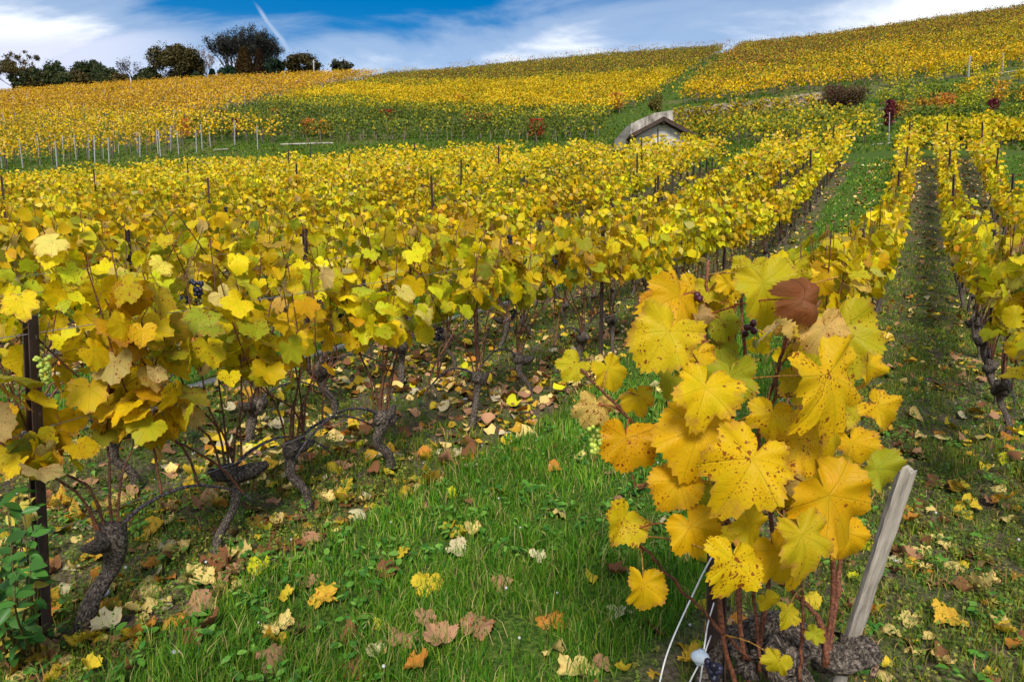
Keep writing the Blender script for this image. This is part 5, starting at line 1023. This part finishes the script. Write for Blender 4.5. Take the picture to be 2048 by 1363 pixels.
# ------------------------------------------------------------------ skyline trees
def grow(mb, p, d, ln, r, lev, rng, spread, tips, up=0.15, kids=(3, 5), ns=5, curve=.25, colr=(1, 1, 1, 1)):
    e1 = p + d * ln * .5 + rng.normal(0, .06 * ln * curve * 4, 3); d2 = norm(d + rng.normal(0, curve, 3) + [0, 0, up]); e2 = e1 + d2 * ln * .5
    tube(mb, [p, e1, e2], [r, r * .78, r * .55], ns if lev > 1 else 3, cap=False, col=colr)
    if lev == 0: tips.append(e2); return
    for k in range(int(rng.integers(*kids))):
        f = rng.uniform(.35, 1); q = e1 + (e2 - e1) * (f - .35) / .65 if f > .35 else e1; dd = norm(d2 + norm(rng.normal(0, 1, 3)) * spread + [0, 0, up]); grow(mb, q, dd, ln * rng.uniform(.55, .8), r * .5, lev - 1, rng, spread, tips, up, kids, ns, curve, colr)
def skytree(px, ytop, ybase, wpx, kind, lab, cols, name, Yd=114, dens=1.0, seed=0, size=.34):
    rng = np.random.default_rng(seed + 1000); rb_ = ray(px, ybase); s = Yd / rb_[1]; bx = rb_[0] * s; zb = float(height(bx, Yd)); zvis = CAMZ + rb_[2] * s; zt = CAMZ + ray(px, ytop)[2] * Yd / ray(px, ytop)[1]; W = wpx / FP * Yd * .97
    H = zt - zb; t = empty(name, (bx, Yd, zb)); tag(t, lab, 'tree' if name != 'shrub' else 'shrub', 'trees along the skyline'); zv = zvis - zb
    br = MB(); tips = []; bark = (1, 1, 1, 1)
    if kind == 'bare':
        grow(br, np.array([0, 0, -.3]), np.array([0.03, 0, 1.0]), H * .42, H * .022, 4, rng, .62, tips, .16, (3, 5), 5, .18)
    elif kind == 'fan':
        for k in range(9): a = (k - 4) / 4; grow(br, np.array([a * .3, 0, -.2]), norm(np.array([a * .55, rng.normal(0, .15), 1])), H * .42, H * .018, 3, rng, .38, tips, .22, (3, 5), 5, .12)
    else:
        grow(br, np.array([0, 0, -.3]), np.array([0.0, 0, 1.0]), H * .38, H * .025, 3, rng, .8, tips, .12, (3, 5), 5, .15)
    tips = np.array(tips)
    if kind in ('bare', 'fan'):
        # fit the branch tips to the crown's real width and height
        sx_ = W / max(np.ptp(tips[:, 0]), .1); sz_ = (H) / max(tips[:, 2].max(), .1)
        for arr in br.v: arr *= np.array([sx_, sx_, sz_], np.float32)
        tips = tips * [sx_, sx_, sz_]
    obj('trunk', br.mesh('trunk', M_PALEBARK if kind == 'birch' else M_TREEBARK), t)
    fo = MB(); n = int(W * H * 135 * dens * (2.2 if kind == 'fan' else 1.0))
    if kind == 'dense': leaf_cloud(fo, np.array([0, 0, (zv + H) / 2]), (W * .46, W * .4, (H - zv) * .50), n, size, cols, rng, lumps=34); leaf_cloud(fo, np.array([0, 0, H * .55]), (W * .5, W * .4, H * .48), n // 5, size * .8, cols, rng, lumps=60)
    elif kind == 'conifer':
        u = rng.random(n) ** .6; a = rng.uniform(0, 6.28, n); rr_ = (1 - (u * H - zv * .4) / (H * 1.02)) * W * .5 * rng.uniform(.55, 1.05, n); P = np.stack([np.cos(a) * rr_, np.sin(a) * rr_, u * H], 1)
        leaves(fo, T_TINY, P, np.stack([np.cos(a), np.sin(a), -.3 + 0 * a], 1), np.stack([np.cos(a) * .4, np.sin(a) * .4, 1 + 0 * a], 1), rng.uniform(.7, 1.3, n) * size, np.array(cols)[rng.choice(len(cols), n)] * rng.uniform(.6, 1.7, (n, 1)), rng)
    else:
        m_ = tips[rng.integers(0, len(tips), n)] + rng.normal(0, .028 * H if kind == 'fan' else .02 * H, (n, 3)); m_ = m_[m_[:, 2] > (H * .42 if kind == 'fan' else H * .2)]; n = len(m_)
        leaves(fo, T_TINY, m_, rng.normal(0, 1, (n, 3)), rng.normal(0, 1, (n, 3)) + [0, -.4, .5], rng.uniform(.6, 1.2, n) * size * .72, np.array(cols)[rng.choice(len(cols), n)] * rng.uniform(.6, 1.7, (n, 1)), rng)
    obj('crown', fo.mesh('crown', M_LEAF_FAR), t)
DG = [(.035, .055, .016), (.05, .065, .018), (.025, .045, .016), (.075, .065, .02)]
OL = [(.06, .05, .014), (.10, .075, .02), (.045, .045, .015), (.13, .09, .02)]
skytree(24, 102, 188, 92, 'bare', 'half bare olive brown tree at the left end of the skyline', OL, 'tree', dens=.75, seed=1)
skytree(84, 138, 184, 70, 'dense', 'low dark green tree right of the half bare tree', DG, 'tree', seed=2, dens=1.3)
skytree(112, 124, 184, 46, 'dense', 'dark tree with a flat tuft rising from the hedge', DG, 'tree', seed=3, dens=1.2)
skytree(148, 140, 182, 60, 'dense', 'brownish shrub in the middle of the dark hedge', OL, 'shrub', seed=4, dens=1.2, Yd=112)
skytree(182, 122, 180, 74, 'dense', 'rounded dark tree in the hedge left of the bare tree', DG, 'tree', seed=5, dens=1.3)
skytree(222, 140, 178, 56, 'dense', 'low dark green shrub just left of the bare tree', DG, 'shrub', seed=6, dens=1.3, Yd=112)
skytree(264, 114, 172, 58, 'bare', 'leafless tree with a fine grey crown against the clouds', [(.05, .04, .045)], 'bare_tree', dens=.12, seed=7)
skytree(301, 136, 170, 44, 'dense', 'small dark tree between the leafless tree and the big round one', DG, 'tree', seed=8, dens=1.2)
skytree(357, 88, 168, 96, 'dense', 'big round dark olive tree with spiky top', [(.05, .045, .012), (.075, .06, .016), (.10, .075, .018), (.035, .035, .012)], 'tree', seed=9, dens=1.5)
skytree(414, 92, 162, 48, 'bare', 'thin pale leafless tree right of the big round tree', [(.25, .18, .16)], 'bare_tree', dens=.10, seed=10, Yd=118)
skytree(492, 62, 158, 128, 'fan', 'tall fan-shaped tree with upright dark plumes', [(.035, .035, .03), (.05, .045, .035), (.03, .04, .03)], 'tree', seed=11, dens=.9, Yd=118)
skytree(490, 94, 158, 60, 'conifer', 'brown pointed tree in front of the fan-shaped one', [(.10, .06, .018), (.075, .05, .016)], 'tree', seed=12, dens=1.6, Yd=113)
skytree(520, 98, 156, 46, 'conifer', 'dark brown pointed tree right of the lighter brown one', [(.07, .035, .02), (.05, .035, .018)], 'tree', seed=13, dens=1.6, Yd=114)
skytree(455, 130, 160, 42, 'dense', 'low dark green conifer left of the brown tree', [(.015, .04, .022), (.02, .05, .02)], 'tree', seed=14, dens=1.6, Yd=112)
skytree(425, 138, 162, 24, 'conifer', 'small dark green pine beside the pale leafless tree', [(.015, .045, .03)], 'pine_tree', seed=15, dens=2, Yd=112)
skytree(548, 116, 156, 42, 'dense', 'blackish green tree at the right foot of the tall trees', [(.015, .03, .015), (.02, .035, .015)], 'tree', seed=16, dens=1.6, Yd=112)
skytree(606, 109, 154, 82, 'dense', 'broad olive brown tree behind the utility pole', [(.06, .05, .016), (.10, .07, .02), (.05, .045, .016)], 'tree', seed=17, dens=1.0)
skytree(684, 121, 146, 44, 'dense', 'small dark tree alone on the ridge right of the pole', [(.04, .05, .025), (.06, .055, .025)], 'tree', seed=18, dens=.9)
for q, (x_, yt_, wd_) in enumerate(((52, 146, 54), (66, 152, 40), (132, 148, 48), (166, 146, 44), (206, 144, 46), (240, 148, 40), (285, 148, 36), (322, 150, 34), (398, 146, 34))):
    skytree(x_, yt_, 184 - q * 2, wd_, 'dense', 'low dark bush filling the hedge, %s from the left along the skyline' % ORD[q], OL if q % 2 else DG, 'shrub', seed=40 + q, dens=1.3, Yd=110.5)
P = ray(628, 150); s = 110 / P[1]; x_ = P[0] * s; zb = float(height(x_, 110)); zt = CAMZ + ray(628, 120)[2] * 110 / ray(628, 120)[1]
up = empty('utility_pole', (x_, 110, zb)); tag(up, 'thin pale pole standing on the skyline before the broad olive tree', 'pole'); mb = MB(); tube(mb, [(0, 0, -.3), (0, 0, zt - zb)], [.12, .08], 8); obj('shaft', mb.mesh('shaft', M_WHITE), up); mb = MB(); box(mb, (0, 0, zt - zb - .3), (.5, .09, .09)); obj('crossarm', mb.mesh('crossarm', M_WHITE, False), up)
bpy.context.view_layer.update()
